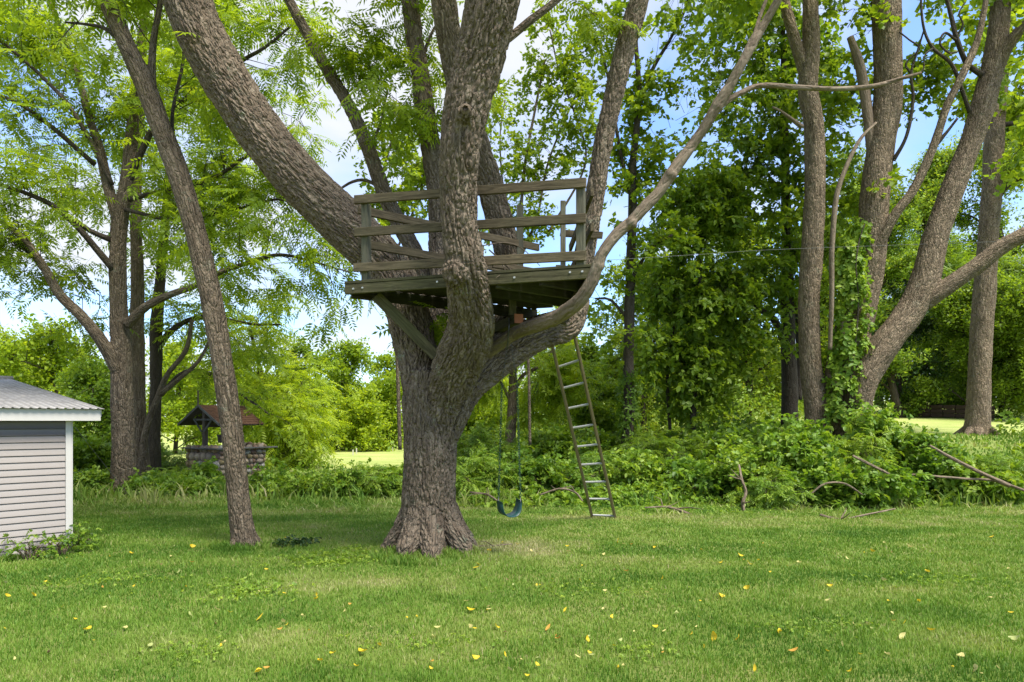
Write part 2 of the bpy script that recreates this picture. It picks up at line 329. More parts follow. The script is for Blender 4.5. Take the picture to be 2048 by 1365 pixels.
grass('grass', 90000, 7.6, 9.6, 1.2, 1.7, 'longer grass left uncut at the tree foot and the shed wall', fn=foot_fn, power=0)
# ---------------------------------------------------------------- woody meshes
def pxpath(L, base=None):
    """rows (px,py,d,diameter px) -> x,y,z,r"""
    return np.array([list(P(a, b, d)) + [w_ / 2 * d / F] for a, b, d, w_ in L])
def remesh_trunk(name, paths, voxel, mat, parent, disp=0.014, freq=24.0, smooth=5, knob=None):
    V, PQ = [], []; o = 0; S = []; so_ = 0.0
    for i, p in enumerate(paths):
        c = cat_path(p, step=0.10); v, q, b = tube(c, 20, 0.07, i + 3); V.append(v)
        PQ += [x + o for x in q]; o += len(v)
        c2 = cat_path(p, step=0.05); t_, n_, b2 = frames(c2[:, :3]); s_ = np.r_[0, np.cumsum(np.linalg.norm(np.diff(c2[:, :3], axis=0), axis=1))] + so_; so_ += 3.7
        S.append(np.hstack([c2, t_, n_, b2, s_[:, None]]))
    if knob:
        for kp, kr in knob:
            bm = bmesh.new(); bmesh.ops.create_icosphere(bm, subdivisions=3, radius=kr); bm.verts.ensure_lookup_table()
            V.append(np.array([v.co[:] for v in bm.verts]) + kp); PQ.append(np.array([[v.index for v in f.verts] for f in bm.faces]) + o); o += len(bm.verts); bm.free()
    big = {}
    for x in PQ: big.setdefault(x.shape[1], []).append(x)
    me = mkmesh('tmp', np.vstack(V), [np.vstack(x) for x in big.values()])
    ob = bpy.data.objects.new('tmp', me); sc.collection.objects.link(ob)
    r = ob.modifiers.new('r', 'REMESH'); r.mode = 'VOXEL'; r.voxel_size = voxel; r.adaptivity = 0
    s = ob.modifiers.new('s', 'SMOOTH'); s.factor = 0.5; s.iterations = smooth
    dg = bpy.context.evaluated_depsgraph_get(); m2 = bpy.data.meshes.new_from_object(ob.evaluated_get(dg))
    bpy.data.objects.remove(ob); bpy.data.meshes.remove(me)
    n = len(m2.vertices); co = np.empty(n * 3, np.float32); m2.vertices.foreach_get('co', co); co = co.reshape(-1, 3)
    S = np.vstack(S).astype(np.float32); idx = np.empty(n, np.int64); sq = (S[:, :3] ** 2).sum(1)
    for a in range(0, n, 20000):
        v = co[a:a + 20000]; d = np.sqrt(np.maximum((v ** 2).sum(1)[:, None] + sq[None] - 2 * v @ S[:, :3].T, 0)) / S[:, 3][None]
        idx[a:a + 20000] = d.argmin(1)
    q = S[idx]; o_ = co - q[:, :3]; al = (o_ * q[:, 4:7]).sum(1)
    bk = np.stack([(o_ * q[:, 7:10]).sum(1), (o_ * q[:, 10:13]).sum(1), q[:, 13] + al], 1).astype(float)
    if disp:
        wp = bk + 0.02 * np.stack([vnoise(bk * 14, k) - 0.5 for k in range(3)], 1) * np.array([2, 2, 4])
        d1, d2 = worley(wp * np.array([freq, freq, freq * 0.17])); g = ss((d2 - d1) / 0.34)
        amp = disp * np.clip(q[:, 3] / 0.2, 0.25, 1)
        nm = np.empty(n * 3, np.float32); m2.vertices.foreach_get('normal', nm); nm = nm.reshape(-1, 3)
        dd = (g - 0.65) + 0.4 * (vnoise(bk * np.array([34, 34, 9]), 5) - 0.5) + 0.55 * (vnoise(bk * np.array([6, 6, 2.5]), 6) - 0.5)
        co = co + nm * (dd * amp)[:, None].astype(np.float32)
        m2.vertices.foreach_set('co', co.astype(np.float32).ravel())
    a_ = m2.attributes.new('bark', 'FLOAT_VECTOR', 'POINT'); a_.data.foreach_set('vector', bk.astype(np.float32).ravel())
    m2.polygons.foreach_set('use_smooth', np.ones(len(m2.polygons), bool)); m2.materials.clear(); m2.update(); m2.name = name
    print('trunk', name, n)
    return link(name, m2, mat, parent)
def roots(base, r, n=6, spread=1.9, z0=0.55, seed=0):
    g = np.random.default_rng(seed); out_ = []; bx, by = base[0], base[1]
    for k in range(n):
        a = 2 * math.pi * (k + g.random() * 0.5) / n; c, s = math.cos(a), math.sin(a); q = spread * (0.85 + 0.3 * g.random())
        zb = gz(bx, by)
        out_.append(np.array([[bx + c * r * 0.25, by + s * r * 0.25, zb + z0 * 1.5, r * 0.28], [bx + c * r * 0.45, by + s * r * 0.45, zb + z0 * 0.8, r * 0.36], [bx + c * r * 0.75, by + s * r * 0.75, zb + z0 * 0.35, r * 0.38],
                              [bx + c * r * 1.15, by + s * r * 1.15, zb + z0 * 0.06, r * 0.33], [bx + c * r * q, by + s * r * q, zb - 0.08, r * 0.16]]))
    return out_
def trunk_tubes(root, paths, mat, name='trunk', sides=16, step=0.09, wob=0.09):
    if name != 'trunk':
        for x in paths: o = link(name, tubes_mesh(name, [pxpath(x)], sides, step=step, wob=wob), M[mat], root)
        return o
    return link(name, tubes_mesh(name, [pxpath(x) if not isinstance(x, np.ndarray) else x for x in paths], sides, step=step, wob=wob), M[mat], root)
# ---------------------------------------------------------------- foliage templates
def frond_t(pairs=7, L=1.0, ll=0.26, lw=0.075, seed=1):
    g = np.random.default_rng(seed); V = []; Q = []
    def leaf(p, ax, nl):
        ax = ax / np.linalg.norm(ax); sd_ = np.cross(nl, ax); sd_ /= np.linalg.norm(sd_); l = ll * (0.85 + 0.3 * g.random()); o = len(V)
        V.extend([p, p + ax * l * 0.45 + sd_ * lw * 0.6, p + ax * l + np.array([0, 0, -0.05]), p + ax * l * 0.45 - sd_ * lw * 0.6]); Q.append([o, o + 1, o + 2, o + 3])
    for k in range(pairs):
        t_ = 0.16 + 0.8 * k / (pairs - 0.5); p = np.array([t_ * L, 0, -0.18 * t_ * t_])
        for s_ in (1, -1):
            leaf(p, np.array([0.45, s_ * 0.95, -0.22 + g.normal(0, 0.12)]), np.array([g.normal(0, 0.25), g.normal(0, 0.25), 1.0]))
    leaf(np.array([L * 0.97, 0, -0.18]), np.array([1, 0, -0.4]), np.array([0, 0, 1.0]))
    V = np.array(V); 
    return V, np.array(Q)
def sprig_t(nleaf=7, L=1.0, ll=0.34, lw=0.17, seed=2, fold=False, spread=0.5):
    g = np.random.default_rng(seed); V = []; Q = []
    for k in range(nleaf):
        t_ = 0.15 + 0.85 * k / nleaf; p = np.array([t_ * L, g.normal(0, 0.05), g.normal(0, 0.05)])
        a = g.random() * 6.28; ax = np.array([0.5, math.cos(a), math.sin(a) * spread - 0.15]); ax /= np.linalg.norm(ax)
        nl = np.array([g.normal(0, 0.5), g.normal(0, 0.5), 1.0]); sd_ = np.cross(nl, ax); sd_ /= np.linalg.norm(sd_); up = np.cross(ax, sd_); l = ll * (0.7 + 0.6 * g.random()); w_ = lw * (0.8 + 0.4 * g.random()); o = len(V)
        if fold:
            V.extend([p, p + ax * l * 0.3 + sd_ * w_ + up * w_ * 0.35, p + ax * l * 0.7 + sd_ * w_ * 0.75 + up * w_ * 0.2, p + ax * l, p + ax * l * 0.7 - sd_ * w_ * 0.75 + up * w_ * 0.2, p + ax * l * 0.3 - sd_ * w_ + up * w_ * 0.35])
            Q += [[o, o + 1, o + 2, o + 3], [o, o + 3, o + 4, o + 5]]
        else:
            V.extend([p, p + ax * l * 0.45 + sd_ * w_, p + ax * l, p + ax * l * 0.45 - sd_ * w_]); Q.append([o, o + 1, o + 2, o + 3])
    return np.array(V), np.array(Q)
def clump_t(n=9, seed=5, r=0.5, s=0.22):
    g = np.random.default_rng(seed); V = []; Q = []
    for k in range(n):
        p = g.normal(0, r * 0.5, 3); ax = g.normal(0, 1, 3); ax[2] -= 0.4; ax /= np.linalg.norm(ax); nl = g.normal(0, 0.6, 3) + np.array([0, 0, 1]); sd_ = np.cross(nl, ax); sd_ /= np.linalg.norm(sd_); o = len(V)
        q = s * (0.6 + 0.8 * g.random())
        V.extend([p, p + ax * q * 0.5 + sd_ * q * 0.35, p + ax * q, p + ax * q * 0.5 - sd_ * q * 0.35]); Q.append([o, o + 1, o + 2, o + 3])
    return np.array(V), np.array(Q)
TP = {'frond': [frond_t(7, seed=1), frond_t(8, seed=2), frond_t(6, seed=3)], 'sprig': [sprig_t(7, seed=2), sprig_t(8, seed=3), sprig_t(6, seed=4)],
      'leafy': [sprig_t(6, seed=7, fold=True, ll=0.42, lw=0.15), sprig_t(7, seed=8, fold=True, ll=0.4, lw=0.14)],
      'clump': [clump_t(9, 5), clump_t(9, 6), clump_t(8, 7)], 'needle': [sprig_t(10, seed=12, ll=0.5, lw=0.035), sprig_t(10, seed=13, ll=0.5, lw=0.035)]}
QUADS = [0]
def leaves_mesh(name, kind, pos, axis_, nrm, scale, g, bias=0.0):
    V, Q, A = [], [], []; o = 0; tv = TP[kind]; pick = g.integers(0, len(tv), len(pos))
    axis_ = axis_ / (np.linalg.norm(axis_, axis=1)[:, None] + 1e-9); sd_ = np.cross(nrm, axis_); sd_ /= np.linalg.norm(sd_, axis=1)[:, None] + 1e-9; up = np.cross(axis_, sd_)
    for k, (tv_, tq) in enumerate(tv):
        m_ = pick == k; n = m_.sum()
        if not n: continue
        v = pos[m_][:, None] + scale[m_][:, None, None] * (tv_[None, :, :1] * axis_[m_][:, None] + tv_[None, :, 1:2] * sd_[m_][:, None] + tv_[None, :, 2:3] * up[m_][:, None])
        kk = len(tv_); V.append(v.reshape(-1, 3)); Q.append((tq[None] + (np.arange(n) * kk)[:, None, None]).reshape(-1, 4) + o); o += n * kk
        va = np.clip(0.45 + bias + g.normal(0, 0.17, n), 0, 1)[:, None] + g.normal(0, 0.07, (n, kk)) * 0
        lv = np.repeat(g.normal(0, 0.09, (n, len(tq))), max(1, round(kk / len(tq))), 1)[:, :kk]
        if lv.shape[1] < kk: lv = np.pad(lv, ((0, 0), (0, kk - lv.shape[1])))
        A.append(np.clip(va + lv, 0, 1).ravel())
    Q = np.vstack(Q); QUADS[0] += len(Q)
    return mkmesh(name, np.vstack(V), Q, {'var': np.concatenate(A)})
def batch_tubes(Pn, Rn, sides=3):
    n, k, _ = Pn.shape; t_ = Pn[:, -1] - Pn[:, 0]; t_ /= np.linalg.norm(t_, axis=1)[:, None] + 1e-9
    a = np.cross(t_, np.array([0.31, 0.2, 0.93])); a /= np.linalg.norm(a, axis=1)[:, None] + 1e-9; b = np.cross(t_, a)
    an = np.arange(sides) / sides * 2 * math.pi
    v = Pn[:, :, None] + Rn[:, :, None, None] * (np.cos(an)[None, None, :, None] * a[:, None, None] + np.sin(an)[None, None, :, None] * b[:, None, None])
    bk = np.stack([np.cos(an)[None, None] * Rn[:, :, None], np.sin(an)[None, None] * Rn[:, :, None], np.linspace(0, 1, k)[None, :, None] + np.zeros((n, k, sides)) + np.arange(n)[:, None, None]], 3)
    i = (np.arange(n) * k * sides)[:, None, None] + (np.arange(k - 1) * sides)[None, :, None]; j = np.arange(sides)[None, None]; j2 = (j + 1) % sides
    return v.reshape(-1, 3), np.stack([i + j, i + j2, i + sides + j2, i + sides + j], 3).reshape(-1, 4), bk.reshape(-1, 3)
def unit(v): return v / (np.linalg.norm(v, axis=-1, keepdims=True) + 1e-9)
def shoots(start, dirs, L, k, g, bend=0.35, grav=-0.15):
    t_ = np.linspace(0, 1, k)[None, :, None]; b = g.normal(0, bend, dirs.shape); b[:, 2] += grav
    return start[:, None] + L[:, None, None] * (dirs[:, None] * t_ + b[:, None] * t_ ** 2 * 0.5)
def crown(leaders, g, n2_, L2, n3, L3, nl, leaf, scale, up=0.25, grav=-0.2, r2=0.012, fdroop=-0.35, region=None, flat=1.0, bias=0.0):
    """leaders: rows arrays (x,y,z,..) with optional start fraction. Returns twig arrays and leaf mesh arrays."""
    st, dr, wt = [], [], []
    for ld in leaders:
        pts, t0 = ld[0], ld[1]; c = cat_path(np.asarray(pts)[:, :3], n=8); s_ = np.r_[0, np.cumsum(np.linalg.norm(np.diff(c, axis=0), axis=1))]
        tt, a, b = frames(c); k = np.where(s_ >= t0 * s_[-1])[0]; m_ = ld[2] if len(ld) > 2 else 1.0
        st.append(c[k]); dr.append(tt[k]); wt.append(np.full(len(k), s_[-1] / len(c) * m_))
    st, dr, wt = np.vstack(st), np.vstack(dr), np.concatenate(wt); pk = g.choice(len(st), n2_, p=wt / wt.sum())
    s0 = st[pk] + g.normal(0, 0.03, (n2_, 3)); d = g.normal(0, 1, (n2_, 3)); d -= dr[pk] * (d * dr[pk]).sum(1)[:, None]; d[:, 2] *= flat
    d = unit(unit(d) + dr[pk] * (0.3 + 0.6 * g.random((n2_, 1)))); d[:, 2] += up; d = unit(d); l2 = L2 * (0.45 + 0.8 * g.random(n2_))
    p2 = shoots(s0, d, l2, 5, g, 0.35, grav)
    m = n2_ * n3; par = np.repeat(np.arange(n2_), n3); f = 0.25 + 0.75 * g.random(m); fi = np.minimum((f * 4).astype(int), 3); fr_ = (f * 4 - fi)[:, None]
    s3 = p2[par, fi] * (1 - fr_) + p2[par, fi + 1] * fr_; d2 = unit(p2[par, fi + 1] - p2[par, fi]); d3 = g.normal(0, 1, (m, 3)); d3[:, 2] *= flat; d3 = unit(unit(d3) + d2 * 0.9)
    l3 = L3 * (0.4 + 0.9 * g.random(m)); p3 = shoots(s3, d3, l3, 4, g, 0.3, grav)
    q = m * nl; pr = np.repeat(np.arange(m), nl); f = 0.2 + 0.8 * g.random(q); fi = np.minimum((f * 3).astype(int), 2); fr_ = (f * 3 - fi)[:, None]
    lp = p3[pr, fi] * (1 - fr_) + p3[pr, fi + 1] * fr_; la = unit(p3[pr, fi + 1] - p3[pr, fi]) * 0.6 + unit(g.normal(0, 1, (q, 3)) * np.array([1, 1, 0.35])); la[:, 2] += fdroop
    ln = g.normal(0, 0.35, (q, 3)); ln[:, 2] += 1; sca = scale * (0.7 + 0.6 * g.random(q))
    if region is not None:
        k3 = region(p3[:, -1]); keep = k3[pr] & region(lp); lp, la, ln, sca = lp[keep], la[keep], ln[keep], sca[keep]; p3 = p3[k3]; p2 = p2[region(p2[:, -1])]
    return p2, p3, lp, la, ln, sca
def add_crown(root, g, mat, leaders, n2_, L2, n3, L3, nl, leaf, scale, bark='bark_dark', r2=0.012, bias=0.0, **k):
    p2, p3, lp, la, ln, sca = crown(leaders, g, n2_, L2, n3, L3, nl, leaf, scale, **k)
    v, q, b = batch_tubes(p2, np.linspace(r2, r2 * 0.35, 5)[None] * np.ones((len(p2), 1)), 4)
    v2, q2, b2 = batch_tubes(p3, np.linspace(r2 * 0.4, r2 * 0.15, 4)[None] * np.ones((len(p3), 1)), 3)
    tw_ = link('twigs', mkmesh('twigs', np.vstack([v, v2]), [np.vstack([q, q2 + len(v)])], {'bark': np.vstack([b, b2])}), M[bark], root)
    tw_['kind'] = 'stuff'
    link('crown', leaves_mesh('crown', leaf, lp, la, ln, sca, g, bias), M[mat], root)
def off_view(p, m=0.0):
    d = np.maximum(p[:, 1], 0.3); px = CX + F * p[:, 0] / d; py = HZ - F * (p[:, 2] - EYE) / d
    return (px > -m) & (px < 2048 + m) & (py > -m) & (py < 1365) & (p[:, 1] > 0)
# ---------------------------------------------------------------- the big tree with the platform
g = np.random.default_rng(21)
MT = empty('platform_tree', (*P(860, 1105, 8.6)[:2], gz(-1.03, 8.6)), 'huge forked tree with furrowed brown bark holding the wooden platform', 'tree')
trunk = [(860, 1140, 8.6, 130), (859, 1090, 8.6, 116), (858, 1030, 8.6, 106), (858, 960, 8.6, 104), (860, 880, 8.6, 104), (862, 800, 8.6, 110), (866, 745, 8.6, 100)]
left = [(850, 900, 8.6, 66), (842, 780, 8.6, 74), (832, 700, 8.7, 80), (810, 610, 8.9, 88), (768, 530, 9.0, 95), (695, 455, 9.0, 95), (610, 370, 9.0, 94), (540, 290, 9.0, 92), (480, 205, 9.0, 90), (425, 115, 9.0, 93), (375, 0, 9.0, 93), (340, -130, 9.0, 86), (315, -330, 9.0, 70)]
front = [(880, 900, 8.55, 60), (890, 810, 8.45, 74), (909, 745, 8.25, 92), (930, 692, 8.0, 98), (942, 640, 7.75, 92), (938, 585, 7.5, 84), (930, 530, 7.3, 80), (921, 460, 7.25, 74), (918, 380, 7.2, 74), (919, 300, 7.1, 78), (932, 215, 7.05, 86), (955, 130, 7.0, 94), (972, 60, 6.9, 98), (988, -10, 6.8, 102), (1010, -130, 6.6, 96), (1030, -330, 6.5, 74)]
right = [(885, 870, 8.55, 64), (924, 776, 8.55, 80), (980, 722, 8.7, 86), (1035, 688, 8.9, 76), (1090, 664, 9.1, 68), (1132, 650, 9.25, 62), (1152, 612, 9.3, 50), (1161, 560, 9.3, 44), (1170, 500, 9.3, 40), (1190, 390, 9.3, 38), (1208, 280, 9.3, 37), (1228, 190, 9.3, 38), (1250, 95, 9.3, 40), (1278, 0, 9.3, 38), (1310, -120, 9.3, 32)]
dead = [(965, 712, 8.5, 30), (1000, 686, 8.3, 27), (1040, 662, 8.0, 27), (1078, 648, 7.6, 30), (1118, 632, 7.25, 31), (1160, 600, 6.95, 29), (1186, 560, 6.85, 26), (1203, 510, 6.8, 23), (1232, 470, 6.8, 24), (1262, 444, 6.8, 22), (1292, 412, 6.8, 24), (1320, 382, 6.8, 21), (1342, 348, 6.8, 24), (1385, 290, 6.8, 21), (1412, 250, 6.75, 20), (1434, 212, 6.7, 24), (1460, 172, 6.65, 20), (1485, 125, 6.6, 19), (1508, 82, 6.6, 20), (1530, 46, 6.6, 17), (1568, -20, 6.5, 16), (1620, -120, 6.5, 14)]
back = [(868, 830, 8.75, 62), (878, 720, 9.2, 50), (884, 620, 9.6, 45), (882, 500, 9.9, 47), (880, 400, 9.9, 48), (866, 320, 9.9, 42), (850, 220, 9.9, 38), (836, 120, 9.9, 34), (822, 40, 9.9, 30), (812, -40, 9.9, 26), (800, -160, 9.9, 22)]
twin = [(835, 110, 9.9, 18), (838, 60, 9.9, 14), (830, 0, 9.9, 13), (826, -80, 9.9, 11)]
limbD = [(960, 730, 8.8, 50), (1010, 640, 9.6, 44), (1022, 560, 10.0, 46), (1008, 480, 10.0, 50), (985, 390, 9.9, 50), (958, 300, 9.7, 48), (930, 210, 9.5, 48), (908, 130, 9.4, 48), (892, 40, 9.3, 50), (882, -60, 9.3, 48), (870, -200, 9.3, 40)]
thin = [(880, 640, 9.7, 36), (845, 540, 10.1, 34), (800, 450, 10.2, 32), (770, 390, 10.2, 30), (738, 300, 10.2, 28), (700, 215, 10.2, 25), (655, 140, 10.2, 24), (618, 75, 10.2, 21), (578, 0, 10.2, 19), (540, -90, 10.2, 15)]
sprout = [(985, 95, 7.0, 26), (1020, 75, 7.0, 17), (1060, 42, 7.0, 16), (1112, 2, 7.0, 14), (1160, -50, 7.0, 11)]
flare = roots(P(860, 1105, 8.6), 0.40, 8, 1.36, 0.75, 5)
knob = [(P(930, 228, 6.83), 0.085), (P(914, 545, 7.2), 0.155), (P(962, 640, 7.66), 0.13)]
remesh_trunk('trunk', [pxpath(x) for x in (trunk, left, front, right, back, limbD, thin)] + flare, 0.0095, M['bark_main'], MT, 0.026, 22, 6, knob)
dl = remesh_trunk('dead_limb', [pxpath(dead)], 0.010, M['dead_wood'], MT, 0.016, 15, 3, [(P(1262, 447, 6.78), 0.062), (P(1342, 350, 6.78), 0.06), (P(1434, 214, 6.7), 0.062), (P(1196, 532, 6.82), 0.07)])
dl['label'] = 'pale barkless dead limb'
trunk_tubes(MT, (
    [(1432, 218, 6.7, 15), (1475, 190, 6.75, 12), (1520, 172, 6.8, 10), (1590, 175, 6.8, 10), (1660, 178, 6.8, 9), (1740, 174, 6.8, 9), (1800, 158, 6.8, 7), (1842, 146, 6.8, 5)],
    [(1500, 110, 6.6, 10), (1518, 40, 6.7, 8), (1540, -20, 6.7, 7)]), 'dead_wood', 'branch', 8, 0.06, 0.12)
trunk_tubes(MT, (twin, sprout, [(775, 385, 10.2, 8), (735, 362, 10.2, 7), (705, 364, 10.2, 6), (672, 384, 10.2, 4)],
    [(840, 130, 9.9, 10), (862, 70, 9.9, 6), (880, 40, 9.9, 4)], [(735, 300, 10.2, 8), (760, 250, 10.2, 5), (775, 180, 10.2, 4)]), 'bark_grey', 'branch', 8, 0.06, 0.1)
# hollow of the cut branch stub
kp = P(931, 218, 6.74)
kn = Vector((0.05, -1, -0.1)).normalized()
bm = bmesh.new(); bmesh.ops.create_circle(bm, cap_ends=False, segments=18, radius=0.052)
r1 = list(bm.verts); r2v = []
for rad, dz in ((0.030, 0.018), (0.022, -0.045), (0.004, -0.06)):
    nv = [bm.verts.new((v.co.x / 0.052 * rad * (1 + 0.15 * math.sin(k * 2.1)), v.co.y / 0.052 * rad, dz)) for k, v in enumerate(r1 if not r2v else r1)]
    prev = r2v[-1] if r2v else r1
    for k in range(18): bm.faces.new((prev[k], prev[(k + 1) % 18], nv[(k + 1) % 18], nv[k]))
    r2v.append(nv)
for v in bm.verts: v.co += Vector((random.uniform(-1, 1), random.uniform(-1, 1), random.uniform(-1, 1))) * 0.003
mk = bpy.data.meshes.new('knot_hole'); bm.to_mesh(mk); bm.free()
mk.transform(Matrix.Translation(Vector(kp)) @ kn.to_track_quat('Z', 'Y').to_matrix().to_4x4()); link('knot_hole', mk, M['dead_wood'], MT)
# foliage of the big tree: sprays seen in the picture and the crown above the frame that shades the lawn
ld = [(pxpath(back)[5:], 0.1, 1.3), (pxpath(thin)[3:], 0.35, 0.25), (pxpath([(838, 230, 9.9, 5), (800, 210, 9.6, 4), (770, 240, 9.4, 3)]), 0.3, 3.0),
      (pxpath([(838, 130, 9.9, 5), (875, 90, 9.9, 4), (900, 140, 9.9, 3)]), 0.1, 2), (pxpath([(690, 195, 10.2, 5), (715, 120, 10, 4), (722, 50, 10, 3)]), 0.1, 2.0),
      (pxpath([(1225, 190, 9.3, 5), (1200, 60, 9.3, 4), (1180, 0, 9.3, 3)]), 0.5, 1.5), (pxpath([(960, 330, 9.8, 5), (1000, 240, 9.8, 4), (1010, 150, 9.8, 3)]), 0.3, 1.0), (pxpath([(885, 610, 9.2, 4), (880, 650, 9.1, 3)]), 0.0, 4)]
add_crown(MT, g, 'walnut', ld, 70, 0.42, 3, 0.28, 4, 'frond', 0.34, 'bark_grey', 0.007, grav=-0.25, bias=0.12)
up = []
for a, b, d, n in ((340, -200, 9, 5), (1020, -300, 6.5, 6), (1310, -120, 9.3, 5), (812, -100, 9.9, 4), (870, -200, 9.3, 4), (545, -90, 10.2, 3), (1620, -120, 6.5, 0)):
    s0 = P(a, b, d)
    for k in range(n):
        an = g.random() * 6.28; e = s0 + np.array([math.cos(an) * (2 + 2.2 * g.random()), math.sin(an) * (2 + 2.2 * g.random()), 1.2 + 3.2 * g.random()])
        up.append((np.array([list(s0) + [0.1], list((s0 + e) / 2 + g.normal(0, 0.3, 3)) + [0.06], list(e) + [0.02]]), 0.25))
for u in up: link('branch', tubes_mesh('branch', [u[0]], 7, step=0.4), M['bark_grey'], MT)
hi = lambda p: (p[:, 2] > EYE + 842 / F * np.abs(p[:, 1]) + 0.15)
add_crown(MT, g, 'walnut', up, 62, 1.5, 5, 0.8, 5, 'frond', 0.5, 'bark_grey', 0.016, region=hi, bias=0.1)
print('main tree', time.time() - T0, QUADS)
TWC = 0
# ---------------------------------------------------------------- timber helpers
def boxmesh(name, L, W, T_, bev=0.006, seed=0, jit=0.0):
    bm = bmesh.new(); bmesh.ops.create_cube(bm, size=1)
    for v in bm.verts: v.co = Vector(((v.co.x + 0.5) * L, v.co.y * W, v.co.z * T_))
    if bev: bmesh.ops.bevel(bm, geom=list(bm.edges), offset=bev, segments=1, affect='EDGES')
    rr = random.Random(seed)
    if jit:
        for v in bm.verts: v.co += Vector((rr.uniform(-1, 1), rr.uniform(-1, 1), rr.uniform(-1, 1))) * jit
    me = bpy.data.meshes.new(name); bm.to_mesh(me); bm.free(); return me
def beam(name, p0, p1, W, T_, mat, parent, upv=(0, 0, 1), bev=0.005, side=0.0, seed=0, sag=0.0):
    """board from p0 to p1; W = size along up, T_ = thickness across"""
    p0, p1 = Vector(p0), Vector(p1); x = (p1 - p0); L = x.length; x.normalize(); y = Vector(upv) - x * x.dot(Vector(upv)); y.normalize(); z = x.cross(y)
    me = boxmesh(name, L, W, T_, bev, seed, 0.002)
    o = bpy.data.objects.new(name, me); sc.collection.objects.link(o); me.materials.append(mat); l = Vector((0, 0, 0)); r = parent
    while r is not None: l += r.location; r = r.parent
    mtx = Matrix((x, y, z)).transposed().to_4x4(); mtx.translation = p0 - l + z * side; o.parent = parent; o.matrix_local = mtx
    return o
# ---------------------------------------------------------------- the platform
A, B, C, D = np.array([-1.94, 8.0]), np.array([0.85, 7.1]), np.array([0.80, 9.25]), np.array([0.35, 9.75])
ZD = 3.32
PL = empty('tree_platform', (0, 8.2, ZD), 'weathered wooden platform with rails wedged between the limbs of the big tree', 'treehouse platform')
ab = (B - A) / np.linalg.norm(B - A); pn = np.array([-ab[1], ab[0]]); poly = [A, B, C, D]
def clip(off):
    hits = []
    for k in range(4):
        p, q = poly[k], poly[(k + 1) % 4]; a, b = (p - A) @ pn - off, (q - A) @ pn - off
        if a * b < 0: hits.append(((p + (q - p) * a / (a - b)) - A) @ ab)
    return (min(hits), max(hits)) if len(hits) == 2 else None
k = 0; off_ = 0.055
while True:
    c = clip(off_)
    if c is None: break
    p0 = A + ab * (c[0] + 0.01) + pn * off_; p1 = A + ab * (c[1] - 0.01) + pn * off_
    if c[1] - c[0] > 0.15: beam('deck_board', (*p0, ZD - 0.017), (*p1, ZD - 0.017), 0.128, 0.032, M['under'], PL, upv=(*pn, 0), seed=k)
    off_ += 0.1345; k += 1
fa = A - pn * 0.024; fb = B - pn * 0.024
beam('fascia_board', (*(fa - ab * 0.0), ZD - 0.088), (*(fb + ab * 0.03), ZD - 0.088), 0.112, 0.04, M['fascia'], PL)
beam('edge_board', (*(fa - ab * 0.0), ZD - 0.012), (*(fb + ab * 0.03), ZD - 0.012), 0.034, 0.05, M['fascia'], PL)
ad = (D - A) / np.linalg.norm(D - A)
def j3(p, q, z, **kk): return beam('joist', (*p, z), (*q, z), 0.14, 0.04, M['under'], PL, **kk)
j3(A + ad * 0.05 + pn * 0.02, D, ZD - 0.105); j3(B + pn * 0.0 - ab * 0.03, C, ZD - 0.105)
for s_ in (0.75, 1.3, 1.85, 2.35):
    p = A + ab * s_ + pn * 0.01; q = p + ad * 3
    for e0, e1 in ((B, C), (C, D)):
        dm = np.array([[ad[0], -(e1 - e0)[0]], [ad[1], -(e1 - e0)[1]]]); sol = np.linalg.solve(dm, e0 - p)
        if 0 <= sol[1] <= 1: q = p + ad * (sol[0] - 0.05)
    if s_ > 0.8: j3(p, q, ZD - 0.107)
def on_ab(s_, z, o=0.0): v = A + ab * s_ + pn * o; return (v[0], v[1], z)
rz = [(4.26, 4.17), (3.885, 3.80), (3.475, 3.41)]
for k, (z0, z1) in enumerate(rz): beam('rail', on_ab(0.133 - 0.01 * (k == 2), z0, -0.045), on_ab(2.86, z1, -0.045), 0.10, 0.04, M['wood'], PL, seed=k)
for s_, zt in ((0.25, 4.22), (2.79, 4.19)): beam('post', on_ab(s_, ZD, 0.02), on_ab(s_, zt, 0.02), 0.085, 0.085, M['wood_pale'], PL, upv=(*pn, 0))
dn = np.array([-ad[1], ad[0]])
for z0 in (4.21, 3.815): beam('side_rail', (*(A + ad * 0.16 + dn * 0.03), z0), (*(A + ad * 2.95 + dn * 0.03), z0 - 0.02), 0.10, 0.038, M['wood'], PL)
bc = (C - B) / np.linalg.norm(C - B)
for z0, z1 in ((4.12, 4.06), (3.75, 3.73)): beam('side_rail', (*(B + bc * 0.12), z0), (*(C + bc * 0.1), z1), 0.09, 0.038, M['wood'], PL)
for p, zt, wd_ in ((P(1040, 0, 9.6), 4.73, 0.095), (P(1126, 0, 9.2), 4.66, 0.07), (P(1116, 0, 9.0), 3.75, 0.06), (P(1068, 0, 9.4), 3.5, 0.07)):
    beam('post', (p[0], p[1], ZD - 0.1), (p[0], p[1], zt), wd_, 0.06, M['wood_pale'], PL, upv=(1, 0, 0))
beam('side_rail', P(1121, 467, 9.28), P(1205, 471, 9.1), 0.09, 0.04, M['wood'], PL)
beam('side_rail', P(985, 530, 8.9), P(1100, 548, 9.3), 0.08, 0.04, M['wood'], PL)
beam('brace', P(752, 592, 8.05), P(872, 712, 8.2), 0.13, 0.045, M['fascia'], PL)
beam('brace', P(1182, 560, 7.15), P(1120, 632, 8.9), 0.11, 0.04, M['fascia'], PL)
beam('support_post', P(1025, 578, 8.25), P(1025, 632, 8.25), 0.09, 0.09, M['fascia'], PL, upv=(1, 0, 0))
sb = beam('support_beam', P(985, 662, 8.85), P(1037, 638, 8.1), 0.115, 0.115, M['fascia'], PL)
